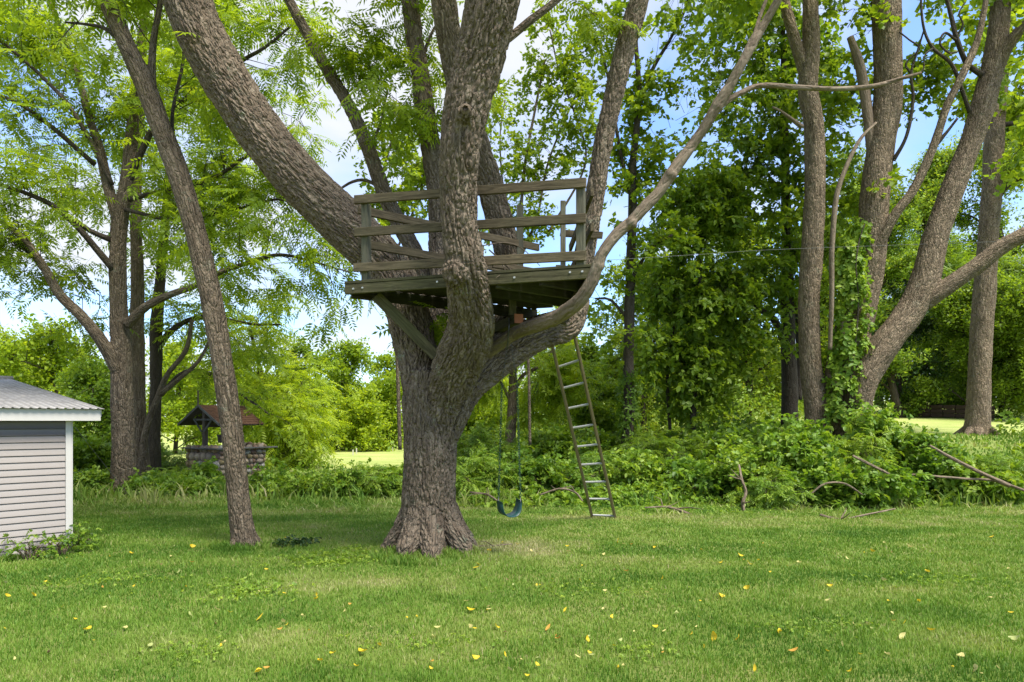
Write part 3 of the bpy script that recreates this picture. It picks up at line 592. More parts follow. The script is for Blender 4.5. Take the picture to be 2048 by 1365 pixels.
e0 = Vector(P(985, 662, 8.85)); e1 = Vector(P(1037, 638, 8.1)); ed = (e1 - e0).normalized()
beam('cut_end', e1 + ed * 0.002, e1 + ed * 0.012, 0.112, 0.112, M['redwood'], PL, bev=0.002)
beam('support_post', P(1127, 600, 9.0), P(1127, 648, 8.85), 0.07, 0.05, M['wood'], PL, upv=(1, 0, 0))
bm = bmesh.new(); bmesh.ops.create_cone(bm, cap_ends=True, segments=10, radius1=0.014, radius2=0.010, depth=0.014)
bolt = bpy.data.meshes.new('bolt'); bm.to_mesh(bolt); bm.free(); bolt.materials.append(M['bolt'])
for s_, z in ((0.12, -0.09), (0.24, -0.085), (1.18, -0.075), (2.08, -0.085), (2.82, -0.07), (2.69, -0.07)):
    o = bpy.data.objects.new('bolt', bolt); sc.collection.objects.link(o); o.parent = PL
    v = on_ab(s_, ZD + z, -0.05); o.matrix_local = Matrix.Translation(Vector(v) - PL.location) @ Vector((-pn[0], -pn[1], 0)).to_track_quat('Z', 'Y').to_matrix().to_4x4()
for tl in ([(978, 500, 7.6, 2.5), (1000, 520, 7.7, 3), (1030, 548, 7.8, 2.5), (1052, 566, 7.6, 1.5)], [(965, 492, 8.0, 2), (1010, 486, 8.1, 2.5), (1045, 498, 8.2, 2), (1080, 532, 8.2, 1.5)], [(990, 512, 7.7, 2), (1010, 540, 7.5, 2), (992, 556, 7.3, 1.2)]):
    pp = pxpath(tl); tw0 = tubes_mesh('dry_twig', [pp], 5, step=0.05, wob=0.2); b0 = Vector(pp[0, :3]); tw0.transform(Matrix.Translation(-b0)); to = link('dry_twig', tw0, M['dead_wood']); to.location = b0
    tag(to, ('thin dry twig hanging over the deck edge beside the front limb', 'long fine dry twig arching behind the rails', 'short dry twig caught below the middle rail')[TWC], 'twig'); TWC += 1
# ---------------------------------------------------------------- ladder
l0, l1 = np.array([1.60, 11.9, 0.0]), np.array([0.72, 9.72, 2.95]); l0[2] = gz(l0[0], l0[1]) - 0.02
LD = empty('ladder', tuple(l0), 'old wooden ladder with grey rungs leaning on the big low limb', 'ladder')
ax = unit(l1 - l0)
sA, sB = P(1184, 1034, 11.9), P(1104, 690, 9.95); tA, tB = P(1230, 1036, 11.9), P(1149, 672, 9.85)
for a, b in ((sA, sB), (tA, tB)):
    d_ = unit(b - a); beam('side_rail', a - d_ * 0.05, b + d_ * 0.25, 0.065, 0.032, M['rail_l'], LD, upv=(0, -1, 0.5), bev=0.004)
for k in range(10):
    f = k / 9 * 0.985 + 0.012; a = sA + (sB - sA) * f; b = tA + (tB - tA) * f; beam('rung', a, b, 0.036, 0.03, M['rung'], LD, bev=0.012)
# ---------------------------------------------------------------- swing
sw = P(1019, 1020, 8.35)
SW = empty('belt_swing', tuple(P(1020, 690, 8.35)), 'dark green belt swing hanging by two chains from the limb', 'swing')
pa, pb = P(997, 1004, 8.35), P(1041, 1002, 8.35)
n = 26; V = []; 
mid = (pa + pb) / 2
for k in range(n + 1):
    u = k / n; an = math.pi * (u)
    x = mid[0] - 0.15 * np.sign(math.cos(an)) * abs(math.cos(an)) ** 0.75; z = mid[2] + 0.01 - 0.19 * math.sin(an) ** 0.8
    for s_, t_ in ((-1, 0), (1, 0), (1, 1), (-1, 1)):
        nx_, nz_ = -math.cos(an), -math.sin(an); th = 0.007
        V.append((x + nx_ * th * t_ * -1 + s_ * 0.02, mid[1] + s_ * 0.095 * (0.8 + 0.2 * math.sin(an)), z - nz_ * th * t_ + s_ * 0.006))
Q = []
for k in range(n):
    for j in range(4): Q.append((k * 4 + j, k * 4 + (j + 1) % 4, k * 4 + 4 + (j + 1) % 4, k * 4 + 4 + j))
Q += [(0, 1, 2, 3), (n * 4 + 3, n * 4 + 2, n * 4 + 1, n * 4)]
V = np.array(V); V -= mid; cs_, sn_ = math.cos(0.72), math.sin(0.72); V = np.stack([V[:, 0] * cs_ * 1.05 - V[:, 1] * sn_, V[:, 0] * sn_ + V[:, 1] * cs_, V[:, 2]], 1) + mid
link('seat', mkmesh('seat', V, [np.array(Q)], smooth=False), M['swing'], SW)
for s_ in (-1, 1):
    q_ = P(1019 + s_ * 22, 1003, 8.35); link('bracket', tubes_mesh('bracket', [np.array([[q_[0], q_[1] - 0.05, q_[2] - 0.01, 0.006], [q_[0], q_[1], q_[2] + 0.05, 0.006], [q_[0], q_[1] + 0.05, q_[2] - 0.01, 0.006]])], 6, n=4), M['chain'], SW)
def chain(path, mat, parent, pitch=0.034, wr=0.0028, rad=0.010, ln=0.022):
    c = cat_path(path, step=0.01); s_ = np.r_[0, np.cumsum(np.linalg.norm(np.diff(c, axis=0), axis=1))]; k = int(s_[-1] / (pitch * 0.8)); V, Q = [], []; o = 0
    a = np.linspace(0, 2 * math.pi, 9)[:-1]
    for i_ in range(k):
        p = np.array([np.interp(i_ * pitch * 0.8 + pitch / 2, s_, c[:, j]) for j in range(3)]); q_ = np.array([np.interp(i_ * pitch * 0.8 + pitch, s_, c[:, j]) for j in range(3)])
        t_ = unit(q_ - p + 1e-9); n_ = unit(np.cross(t_, [0, 1, 0.01])); b_2 = np.cross(t_, n_); n_ = n_ if i_ % 2 else b_2; m__ = np.cross(t_, n_)
        ring = p + np.outer(np.cos(a) * ln, t_) + np.outer(np.sin(a) * rad, n_)
        for e in range(8):
            r_ = ring[e]; o_ = unit(r_ - p)
            for x_, y_ in ((1, 0), (-0.5, 0.87), (-0.5, -0.87)): V.append(r_ + (o_ * x_ + m__ * y_) * wr)
        for e in range(8):
            for j in range(3): Q.append((o + e * 3 + j, o + e * 3 + (j + 1) % 3, o + (e + 1) % 8 * 3 + (j + 1) % 3, o + (e + 1) % 8 * 3 + j))
        o += 24
    return link('chain', mkmesh('chain', V, [np.array(Q)]), mat, parent)
top = P(1018, 668, 8.2)
for a, m1 in ((P(997, 1000, 8.35), P(1004, 765, 8.3)), (P(1041, 998, 8.35), P(1034, 762, 8.3))):
    chain([a, a * 0.5 + m1 * 0.5, m1], M['chain_green'], SW, wr=0.0042, rad=0.012)
    chain([m1, m1 * 0.45 + top * 0.55 + np.array([0, -0.05, 0]), top + np.array([0, 0, 0.03])], M['chain'], SW)
tp = P(1018, 672, 8.25)
link('hanger_loop', tubes_mesh('hanger_loop', [np.array([[tp[0] - 0.02, 8.15, 2.55, 0.008], [tp[0], 8.02, 2.80, 0.008], [tp[0], 8.2, 2.93, 0.008], [tp[0], 8.5, 2.95, 0.008]])], 6), M['chain'], SW)
# ---------------------------------------------------------------- shed
wd = unit(np.array([0.69, 0.72])); nv = np.array([wd[1], -wd[0]]); cor = np.array([-5.71, 8.82])
SH = empty('shed', (*cor, 0), 'grey sided shed with white trim and low corrugated metal roof', 'shed')
LW = 5.0; lo = cor - wd * LW
def w3(s_, o_, z): v = cor + wd * s_ + nv * o_; return (v[0], v[1], z)
me = bpy.data.meshes.new('x')
def quadbox(name, p, q, r, z0, z1, mat, parent):    # prism of a quad footprint
    V = [(*x, z0) for x in (p, q, r[0], r[1])] + [(*x, z1) for x in (p, q, r[0], r[1])]
    return link(name, mkmesh(name, V, [np.array([(0, 1, 2, 3), (7, 6, 5, 4), (0, 4, 5, 1), (1, 5, 6, 2), (2, 6, 7, 3), (3, 7, 4, 0)])]), mat, parent)
quadbox('wall', lo, cor, (cor - nv * 6, lo - nv * 6), -0.1, 1.72, M['siding'], SH)
rowh = 0.0825; nrow = 20
V = [(0, 0.0, 0.004), (LW - 0.04, 0.0, 0.004), (LW - 0.04, 0.0, rowh + 0.004), (0, 0.0, rowh + 0.004), (0, -0.016, 0), (LW - 0.04, -0.016, 0), (LW - 0.04, -0.004, rowh), (0, -0.004, rowh), (0, -0.014, -0.004), (LW - 0.04, -0.014, -0.004)]
lap = mkmesh('siding_board', V, [np.array([(4, 5, 6, 7), (0, 8, 9, 1), (8, 4, 5, 9), (7, 6, 2, 3), (0, 3, 2, 1)])]); lap.materials.append(M['siding'])
for k in range(nrow):
    o = bpy.data.objects.new('siding_board', lap); sc.collection.objects.link(o); o.parent = SH
    mtx = Matrix(((wd[0], -nv[0], 0), (wd[1], -nv[1], 0), (0, 0, 1))).to_4x4()
    mtx.translation = Vector((*(lo + nv * 0.002), 0.03 + k * rowh)) - SH.location; o.matrix_local = mtx
beam('corner_trim', w3(-0.025, 0.02, -0.05), w3(-0.025, 0.02, 1.70), 0.06, 0.03, M['white'], SH, upv=(*wd, 0), bev=0.002)
beam('corner_trim', w3(0.015, -0.02, -0.05), w3(0.015, -0.02, 1.70), 0.02, 0.09, M['white'], SH, upv=(*wd, 0), bev=0.002)
E1 = np.array(w3(0.36, 0.12, 0)); E1[:2] = (-5.39, 8.94) ; E0 = E1.copy(); E0[:2] -= wd * 5.6
beam('fascia', (E0[0], E0[1], 1.775), (E1[0], E1[1], 1.775), 0.15, 0.03, M['white'], SH, bev=0.002)
quadbox('soffit', E0[:2] - nv * 0.02, E1[:2] - nv * 0.02, (E1[:2] - nv * 0.5, E0[:2] - nv * 0.5), 1.705, 1.72, M['white'], SH)
# roof: ribbed sheets rising away from the eave
slope = 0.62 / 5.57; rd = -nv; RL = 5.57; prof = []; x = 0.0
while x < 5.7: prof += [(x, 0), (x + 0.05, 0), (x + 0.065, 0.011), (x + 0.08, 0.011), (x + 0.0911, 0)]; x += 0.0911111
prof = np.array([p for i_, p in enumerate(prof) if i_ == 0 or p[0] - prof[i_ - 1][0] > 1e-6]); ov = 0.06
def roofsheet(x0, x1):
    q = prof[(prof[:, 0] >= x0 - 1e-6) & (prof[:, 0] <= x1 + 1e-6)]; V = []
    for r_, zo in ((-ov, 0), (RL, 0)):
        for a, b in q: v = E1[:2] - wd * (a - 0.03) + rd * r_; V.append((v[0], v[1], 1.862 + b + slope * r_))
    n_ = len(q); V2 = [(a, b, c - 0.006) for a, b, c in V]; Q_ = [(i_, i_ + 1, n_ + i_ + 1, n_ + i_) for i_ in range(n_ - 1)]; Q2 = [(2 * n_ + i_, 3 * n_ + i_, 3 * n_ + i_ + 1, 2 * n_ + i_ + 1) for i_ in range(n_ - 1)]
    Q3 = [(i_, 2 * n_ + i_, 2 * n_ + i_ + 1, i_ + 1) for i_ in range(n_ - 1)]
    link('roof_panel', mkmesh('roof_panel', V + V2, [np.array(Q_ + Q2 + Q3)]), M['metal_roof'], SH)
for k in range(6): roofsheet(k * 0.82, k * 0.82 + 0.82 + 0.205 * 0)
ap = E1[:2] + rd * RL
link('ridge_cap', tubes_mesh('ridge_cap', [np.array([[*(ap + wd * 0.05), 1.87 + slope * RL, 0.05], [*(ap - wd * 5), 1.87 + slope * RL, 0.05]])], 8), M['metal_roof'], SH)
far = ap + rd * RL
V = [(*(ap + wd * 0.03), 1.862 + slope * RL), (*(ap - wd * 5.6), 1.862 + slope * RL), (*(far - wd * 5.6), 1.86), (*(far + wd * 0.03), 1.86)]
link('roof_panel', mkmesh('roof_panel', V, [np.array([(0, 1, 2, 3)])]), M['metal_roof'], SH)
beam('rake_trim', (E1[0], E1[1], 1.80), (ap[0], ap[1], 1.80 + slope * RL), 0.10, 0.025, M['white'], SH, bev=0.002)
# gable end below the rake, a hair behind the trim
V = [(*(cor - nv * 0.0), 1.70), (*(cor + rd * 11.0), 1.70), (*(cor + rd * 5.5), 1.80 + slope * 5.5), (*(cor + rd * 0.0), 1.80)]
link('gable_wall', mkmesh('gable_wall', V, [np.array([(0, 1, 2, 3)])]), M['siding'], SH)
quadbox('foundation', lo + nv * 0.03, cor + nv * 0.03 + wd * 0.02, (cor - nv * 0.2, lo - nv * 0.2), -0.1, 0.025, M['mortar'], SH)
print('built', time.time() - T0)
# ---------------------------------------------------------------- stone well
lv, rv = np.array([-0.85, 0.527]), np.array([0.527, 0.85]); nc = P(437, 972, 17.4)[:2]; WS = 1.5
ct = nc + lv * 0.75 + rv * 0.75; gw = gz(*ct)
WE = empty('stone_well', (*ct, gw), 'fieldstone wishing well under a small brown shingled roof', 'well')
quadbox('core_wall', nc + (lv + rv) * 0.07, nc + lv * (WS - 0.07) + rv * 0.07, (nc + (lv + rv) * (WS - 0.07), nc + rv * (WS - 0.07) + lv * 0.07), gw - 0.15, gw + 0.84, M['mortar'], WE)
st = []
for k in range(6):
    bm = bmesh.new(); bmesh.ops.create_icosphere(bm, subdivisions=1, radius=0.5); rr = random.Random(k)
    for v in bm.verts: v.co *= 0.82 + 0.36 * rr.random()
    s_ = bpy.data.meshes.new('stone'); bm.to_mesh(s_); bm.free(); s_.polygons.foreach_set('use_smooth', [True] * len(s_.polygons)); s_.materials.append(M['stone%d' % k]); st.append(s_)
def stones(o0, dirv, nout, L, smin, smax, seed):
    rr = random.Random(seed); z = 0.02
    while z < 0.84:
        h_ = rr.uniform(smin, smax); x = 0.0
        while x < L - 0.03:
            w_ = rr.uniform(smin * 0.9, smax * 1.35); w_ = min(w_, L - x)
            p = o0 + dirv * (x + w_ / 2) + nout * rr.uniform(-0.03, 0.0)
            o = bpy.data.objects.new('stone', rr.choice(st)); sc.collection.objects.link(o); o.parent = WE
            a = math.atan2(dirv[1], dirv[0])
            o.matrix_local = Matrix.Translation(Vector((*p, gw + z + h_ / 2 + rr.uniform(-0.015, 0.015))) - WE.location) @ Matrix.Rotation(a, 4, 'Z') @ Matrix.Rotation(rr.uniform(-0.35, 0.35), 4, 'Y') @ Matrix.Diagonal((w_ * 1.1, 0.2, h_ * 1.2, 1))
            x += w_
        z += h_ * 0.96
stones(nc + (lv + rv) * 0.06, lv, -rv, 1.4, 0.15, 0.24, 1); stones(nc + (lv + rv) * 0.06, rv, -lv, 1.4, 0.11, 0.17, 2)
stones(nc + lv * 1.44 + rv * 0.06, rv, lv, 1.4, 0.12, 0.2, 3); stones(nc + rv * 1.44 + lv * 0.06, lv, rv, 1.4, 0.12, 0.2, 4)
ZC = gw + 0.87
for a, b in ((nc - lv * 0.05, nc + lv * 1.5), (nc + rv * 1.5 - lv * 0.12, nc + rv * 1.5 + lv * 1.5)): beam('cap_plank', (*(a + rv * 0.02), ZC), (*(b + rv * 0.02), ZC), 0.22, 0.035, M['well_grey'], WE, upv=(*rv, 0))
for a, b in ((nc + rv * 0.15 - lv * 0.04, nc + rv * 1.75 - lv * 0.04), (nc + rv * 0.15 + lv * 1.48, nc + rv * 1.4 + lv * 1.48)): beam('cap_plank', (*a, ZC + 0.003), (*b, ZC + 0.003), 0.16, 0.035, M['well_grey'], WE, upv=(*lv, 0))
ZE, ZA = gw + 1.5, gw + 2.0; RB0, RB1 = -0.80, 0.52; RA_ = 0.88
def wl(a, b, z): v = ct + lv * a + rv * b; return (v[0], v[1], z)
for b in (-0.62, 0.42):
    beam('post', wl(0, b, ZC), wl(0, b, ZA - 0.04), 0.11, 0.10, M['well_wood'], WE, upv=(*lv, 0))
    beam('tie_beam', wl(-0.42, b - 0.06, ZE + 0.12), wl(0.42, b - 0.06, ZE + 0.12), 0.05, 0.03, M['well_grey'], WE)
    for s_ in (-1, 1): beam('brace', wl(s_ * 0.05, b - 0.062, ZE - 0.2), wl(s_ * 0.36, b - 0.062, ZE + 0.10), 0.045, 0.03, M['well_grey'], WE)
for s_ in (-1, 1):
    V = [wl(0, RB0, ZA), wl(0, RB1, ZA), wl(s_ * RA_, RB1, ZE), wl(s_ * RA_, RB0, ZE)]; V += [(a, b, c - 0.03) for a, b, c in V]
    f_ = [(0, 1, 2, 3), (7, 6, 5, 4), (0, 4, 5, 1), (1, 5, 6, 2), (2, 6, 7, 3), (3, 7, 4, 0)]
    rf = link('roof', mkmesh('roof', V, [np.array(f_)]), M['well_wood'], WE)
    V, Q = [], []; rr = random.Random(4)
    for r_ in range(9):
        f0, f1 = r_ / 9, (r_ + 1.12) / 9; x = RB0 - 0.02
        while x < RB1 + 0.01:
            w_ = min(rr.uniform(0.10, 0.18), RB1 + 0.025 - x); o = len(V); zt = 0.026 + rr.uniform(0, 0.006); f1_ = min(f1 + rr.uniform(-0.01, 0.01), 1.02)
            for (ff, zz_) in ((f0, 0.006), (f1_, zt)):
                for xx in (x + 0.002, x + w_ - 0.002): V.append(wl(s_ * RA_ * ff, xx, ZA + (ZE - ZA) * ff + zz_))
            for xx in (x + 0.002, x + w_ - 0.002): V.append(wl(s_ * RA_ * f1_, xx, ZA + (ZE - ZA) * f1_ + zt - 0.018))
            Q += [(o, o + 1, o + 3, o + 2), (o + 2, o + 3, o + 5, o + 4)]; x += w_
    sh = link('shingles', mkmesh('shingles', V, [np.array(Q)]), M['shingle'], WE); sh['kind'] = 'stuff'
    beam('rake_board', wl(0, RB0 - 0.02, ZA - 0.02), wl(s_ * (RA_ + 0.01), RB0 - 0.02, ZE - 0.02), 0.06, 0.025, M['well_grey'], WE)
beam('finial', wl(0, RB0 - 0.02, ZA - 0.05), wl(0, RB0 - 0.02, ZA + 0.38), 0.035, 0.03, M['well_wood'], WE, upv=(1, 0, 0))
beam('axle', wl(0, -0.6, ZE - 0.05), wl(0, 0.45, ZE - 0.05), 0.07, 0.07, M['well_wood'], WE)
BK = empty('bucket', wl(0, -0.1, ZE - 0.5), 'dark wooden bucket hanging inside the stone well', 'bucket')
bp = BK.location
c = np.array([[bp.x, bp.y, bp.z, 0.115], [bp.x, bp.y, bp.z + 0.1, 0.125], [bp.x, bp.y, bp.z + 0.22, 0.14]])
link('pail', tubes_mesh('pail', [c], 16, n=3), M['well_wood'], BK)
for z in (0.04, 0.18): link('hoop', tubes_mesh('hoop', [np.array([[bp.x, bp.y, bp.z + z, 0.128 + z * 0.09], [bp.x, bp.y, bp.z + z + 0.02, 0.13 + z * 0.09]])], 16, n=2), M['chain'], BK)
link('handle', tubes_mesh('handle', [np.array([[bp.x - 0.14, bp.y, bp.z + 0.22, 0.006], [bp.x, bp.y, bp.z + 0.40, 0.006], [bp.x + 0.14, bp.y, bp.z + 0.22, 0.006]])], 5), M['chain'], BK)
link('rope', tubes_mesh('rope', [np.array([[bp.x, bp.y, bp.z + 0.40, 0.008], [bp.x, bp.y, bp.z + 0.5, 0.008]])], 5), M['well_grey'], BK)
# ---------------------------------------------------------------- other trees of the picture
def tree(name, base_px, label, cat='tree', group=None):
    p = P(*base_px); return empty(name, (p[0], p[1], gz(p[0], p[1])), label, cat, group)
# leaning tree between shed and big tree
g = np.random.default_rng(31)
LT = tree('leaning_tree', (490, 1090, 9.36), 'slim leaning tree with rough bark standing in the lawn beside the shed')
lean = [(492, 1105, 9.36, 56), (488, 1075, 9.36, 48), (478, 1000, 9.36, 42), (466, 880, 9.36, 41), (450, 760, 9.36, 41), (432, 650, 9.36, 41), (412, 550, 9.36, 41), (388, 450, 9.36, 41), (358, 350, 9.36, 41), (322, 255, 9.36, 40), (290, 170, 9.36, 38), (255, 95, 9.36, 34), (212, 0, 9.36, 33), (170, -110, 9.36, 28), (130, -260, 9.36, 20)]
fork = [(318, 248, 9.36, 22), (305, 170, 9.4, 16), (306, 90, 9.5, 13), (320, 10, 9.5, 11), (330, -80, 9.5, 9)]
remesh_trunk('trunk', [pxpath(lean), pxpath(fork)] + roots(P(490, 1090, 9.36), 0.17, 5, 1.5, 0.25, 3), 0.0125, M['bark_grey'], LT, 0.009, 30, 3)
br = [[(255, 95, 9.36, 14), (215, 60, 9.3, 9), (180, 50, 9.3, 6), (130, 45, 9.2, 4)], [(350, 330, 9.36, 9), (345, 230, 9.6, 7), (365, 130, 9.7, 6), (375, 40, 9.7, 5)]]
trunk_tubes(LT, br, 'bark_dark', 'branch', 7, 0.08)
ld = [(pxpath(lean)[11:], 0.2, 1.0), (pxpath(fork), 0.3)] + [(pxpath(x), 0.4) for x in br] + [(np.array([list(P(170, -110, 9.36)), list(P(170, -110, 9.36) + np.array([a, b, c]))]), 0.1) for a, b, c in ((-2, 1, 1), (1.5, 1.5, 1.5), (-1, -1.5, 1.2), (1.6, -1.4, .8))]
add_crown(LT, g, 'walnut', ld, 42, 0.9, 4, 0.5, 4, 'frond', 0.42, 'bark_dark', 0.009, bias=0.1)
# big walnut behind the shed corner
BW = tree('walnut_tree', (247, 990, 15.7), 'tall walnut tree with thick upright trunk beside the far shed corner')
w1 = [(247, 1000, 15.7, 56), (247, 970, 15.7, 47), (247, 880, 15.7, 42), (244, 780, 15.7, 41), (242, 700, 15.7, 38), (238, 620, 15.7, 33), (236, 520, 15.7, 31), (240, 440, 15.7, 30), (252, 370, 15.7, 26), (264, 270, 15.7, 24), (268, 200, 15.7, 20), (280, 110, 15.7, 17), (290, 20, 15.7, 13), (300, -80, 15.7, 10)]
w2 = [(238, 450, 15.7, 22), (215, 370, 15.7, 20), (200, 300, 15.7, 18), (180, 240, 15.7, 15), (150, 130, 15.7, 12), (120, 60, 15.7, 10), (90, -30, 15.7, 8)]
w3_ = [(236, 740, 15.6, 28), (205, 685, 15.4, 24), (165, 635, 15.2, 22), (120, 590, 15.0, 19), (85, 530, 14.8, 15), (50, 480, 14.6, 12), (0, 440, 14.4, 9)]
w3b = [(88, 540, 14.8, 12), (60, 505, 14.9, 10), (20, 470, 15, 7)]
w4 = [(228, 540, 15.6, 15), (190, 495, 15.4, 13), (160, 460, 15.2, 11), (110, 415, 15, 10), (60, 390, 14.8, 9), (0, 370, 14.6, 7)]
w4b = [(222, 480, 15.6, 12), (180, 462, 15.4, 10), (150, 440, 15.2, 9)]
w5 = [(255, 650, 15.6, 20), (290, 615, 15.4, 17), (335, 592, 15.2, 14), (390, 572, 15, 12), (440, 545, 14.9, 11), (500, 525, 14.8, 9), (560, 510, 14.7, 7), (630, 525, 14.7, 4), (700, 545, 14.7, 3)]
w6 = [(120, 60, 15.7, 9), (60, 120, 15, 8), (220, 250, 15.4, 6)]
w7 = [(225, 370, 15.6, 9), (150, 230, 15.2, 8), (90, 160, 15, 7), (0, 80, 14.8, 5)]
w8 = [(255, 370, 15.7, 13), (310, 250, 15.5, 12), (360, 205, 15.3, 11), (410, 180, 15.2, 9), (480, 125, 15.1, 8), (530, 95, 15, 6), (585, 50, 15, 4)]
w9 = [(190, 330, 15.6, 10), (110, 260, 15.2, 9), (50, 215, 15, 7), (0, 190, 14.9, 5)]
w10 = [(258, 400, 15.6, 10), (330, 380, 15.3, 9), (420, 360, 15.1, 8), (500, 310, 15, 6), (560, 300, 15, 4)]
w11 = [(250, 420, 15.6, 8), (350, 440, 15.4, 7), (450, 425, 15.3, 6), (560, 400, 15.2, 4), (620, 440, 15.2, 3)]
remesh_trunk('trunk', [pxpath(w1), pxpath(w2), pxpath(w3_), pxpath(w5)[:6]] + roots(P(247, 990, 15.7), 0.27, 6, 1.5, 0.4, 8), 0.025, M['bark_grey'], BW, 0.012, 22, 3)
trunk_tubes(BW, [w3b, w4, w4b, w7, w8, w9, w10, w11, w5[5:], w2[4:]], 'bark_dark', 'branch', 7, 0.12)
g = np.random.default_rng(41)
ld = [(pxpath(x), t0, m_) for x, t0, m_ in ((w1[8:], 0.2, 1), (w2, 0.3, 1.2), (w3_, 0.45, 1), (w3b, .2, 1), (w4, 0.3, 1.2), (w5, 0.35, 1.5), (w7, 0.2, 1.1), (w8, 0.2, 1.6), (w9, 0.2, 1.2), (w10, 0.15, 1.6), (w11, 0.15, 1.5))]
ld += [(pxpath([(240, 600, 15.7, 5), (180, 590, 16.5, 4), (120, 640, 16.5, 3)]), 0.2, 0.8), (pxpath([(150, 130, 15.7, 5), (60, 60, 15.5, 4), (0, 20, 15.4, 3)]), 0, 1.6), (pxpath([(270, 200, 15.7, 5), (400, 80, 15.7, 4), (480, 0, 15.7, 3)]), 0.1, 1.8)]
add_crown(BW, g, 'walnut', ld, 300, 1.05, 4, 0.55, 3, 'frond', 0.46, 'bark_dark', 0.010, bias=0.0)
# trunks right behind it
g = np.random.default_rng(42)
T2 = tree('walnut_tree', (272, 950, 18.2), 'narrow grey trunk half hidden behind the thick walnut trunk')
a1 = [(280, 960, 18.2, 44), (276, 850, 18.2, 30), (275, 700, 18.2, 26), (274, 550, 18.2, 24), (272, 430, 18.2, 20), (275, 300, 18.2, 18), (285, 150, 18.2, 14), (290, 0, 18.2, 10)]
a2 = [(280, 960, 18.0, 14), (292, 860, 18.0, 13), (318, 790, 17.9, 12), (335, 750, 17.8, 10), (372, 700, 17.8, 9), (384, 640, 17.8, 7), (410, 690, 17.4, 4)]
a3 = [(318, 790, 17.9, 12), (350, 765, 17.8, 9), (395, 725, 17.7, 7), (420, 680, 17.6, 5)]
trunk_tubes(T2, [a1, a2[:-1], a3], 'bark_grey')
add_crown(T2, g, 'walnut', [(pxpath(a1)[3:], 0.1), (pxpath([(275, 500, 18.2, 5), (380, 420, 18, 4), (470, 440, 18, 3)]), 0.1), (pxpath([(275, 300, 18.2, 5), (180, 380, 18.5, 4), (100, 330, 18.5, 3)]), 0.1), (pxpath([(280, 200, 18.2, 5), (380, 250, 18.4, 4), (460, 240, 18.6, 3)]), 0.1)], 70, 1.1, 4, 0.6, 3, 'frond', 0.5, 'bark_dark', 0.010, bias=0.05)
T3 = tree('walnut_tree', (308, 948, 20), 'dark walnut trunk between the thick trunk and the stone well')
b1 = [(306, 958, 20, 32), (308, 860, 20, 24), (312, 760, 20, 22), (313, 650, 20, 23), (320, 560, 20, 19), (330, 450, 20, 16), (338, 330, 20, 13), (350, 200, 20, 10), (355, 60, 20, 7)]
b2 = [(313, 700, 20, 13), (340, 665, 19.8, 12), (380, 640, 19.6, 10), (430, 636, 19.4, 9), (500, 648, 19.2, 6), (560, 650, 19, 4)]
b3 = [(322, 790, 20, 10), (370, 745, 19.8, 9), (430, 752, 19.6, 7), (490, 795, 19.2, 5), (540, 830, 19, 4)]
trunk_tubes(T3, [b1, b2, b3], 'bark_dark')
add_crown(T3, g, 'walnut', [(pxpath(b1)[2:], 0.1), (pxpath(b2), 0.2, 1.6), (pxpath(b3), 0.3, 1.4), (pxpath([(330, 450, 20, 5), (430, 480, 19.5, 3), (560, 580, 19, 3)]), 0.1), (pxpath([(340, 330, 20, 5), (460, 360, 20, 3), (580, 420, 20, 3)]), 0.1), (pxpath([(345, 250, 20, 5), (460, 200, 20, 3), (600, 240, 20, 3)]), 0.1)], 125, 1.2, 4, 0.65, 3, 'frond', 0.52, 'bark_dark', 0.010, bias=0.05)
# small tree right of the well with hanging bright sprays
T4 = tree('young_walnut_tree', (545, 950, 24), 'low bright green walnut arching over the meadow just right of the stone well')
c1 = [(560, 955, 24, 14), (540, 850, 24, 12), (520, 740, 24, 9), (500, 660, 24, 6)]
trunk_tubes(T4, [c1], 'bark_dark', sides=8)
add_crown(T4, g, 'walnut', [(pxpath(c1), 0.0), (pxpath([(540, 850, 24, 5), (570, 800, 23.5, 4), (580, 860, 23, 3)]), 0.1, 2), (pxpath([(530, 760, 24, 5), (500, 720, 24, 4), (460, 720, 24, 3)]), 0.1, 1.2), (pxpath([(560, 800, 24, 5), (600, 780, 24.5, 4), (620, 830, 25, 3)]), 0.1, 1.2), (pxpath([(540, 900, 24, 5), (575, 880, 23.5, 4), (590, 930, 23, 3)]), 0.1, 1.5)], 150, 1.2, 4, 0.7, 3, 'frond', 0.55, 'bark_dark', 0.01, bias=0.25)
print('left trees', time.time() - T0, QUADS)
# ---- cluster on the right
g = np.random.default_rng(51)
RC = tree('multi_trunk_tree', (1690, 900, 17), 'broad clump tree whose several grey trunks fan out of the tall shrubs')
D_ = 17.0
ra = [(1634, 900, D_, 56), (1634, 840, D_, 46), (1622, 740, D_, 42), (1618, 620, D_, 40), (1624, 500, D_, 41), (1630, 380, D_, 40), (1628, 260, D_, 38), (1616, 180, D_, 37), (1622, 90, D_, 34), (1620, 0, D_, 29), (1612, -120, D_, 22)]
ra2 = [(1612, 150, D_, 26), (1592, 90, D_, 23), (1578, 40, D_, 21), (1560, -30, D_, 18)]
rb = [(1690, 900, D_, 48), (1692, 800, D_, 46), (1712, 690, D_, 46), (1735, 580, D_, 49), (1745, 500, D_, 52), (1748, 400, D_, 54), (1760, 300, D_, 52), (1775, 200, D_, 54), (1775, 90, D_, 51), (1772, 0, D_, 54), (1770, -120, D_, 44)]
rb2 = [(1748, 330, D_, 22), (1735, 230, D_, 20), (1722, 140, D_, 19), (1700, 75, D_, 13)]
rb3 = [(1668, 860, D_, 36), (1664, 760, D_, 28), (1672, 700, D_, 26), (1690, 620, D_, 24), (1715, 520, D_, 22)]
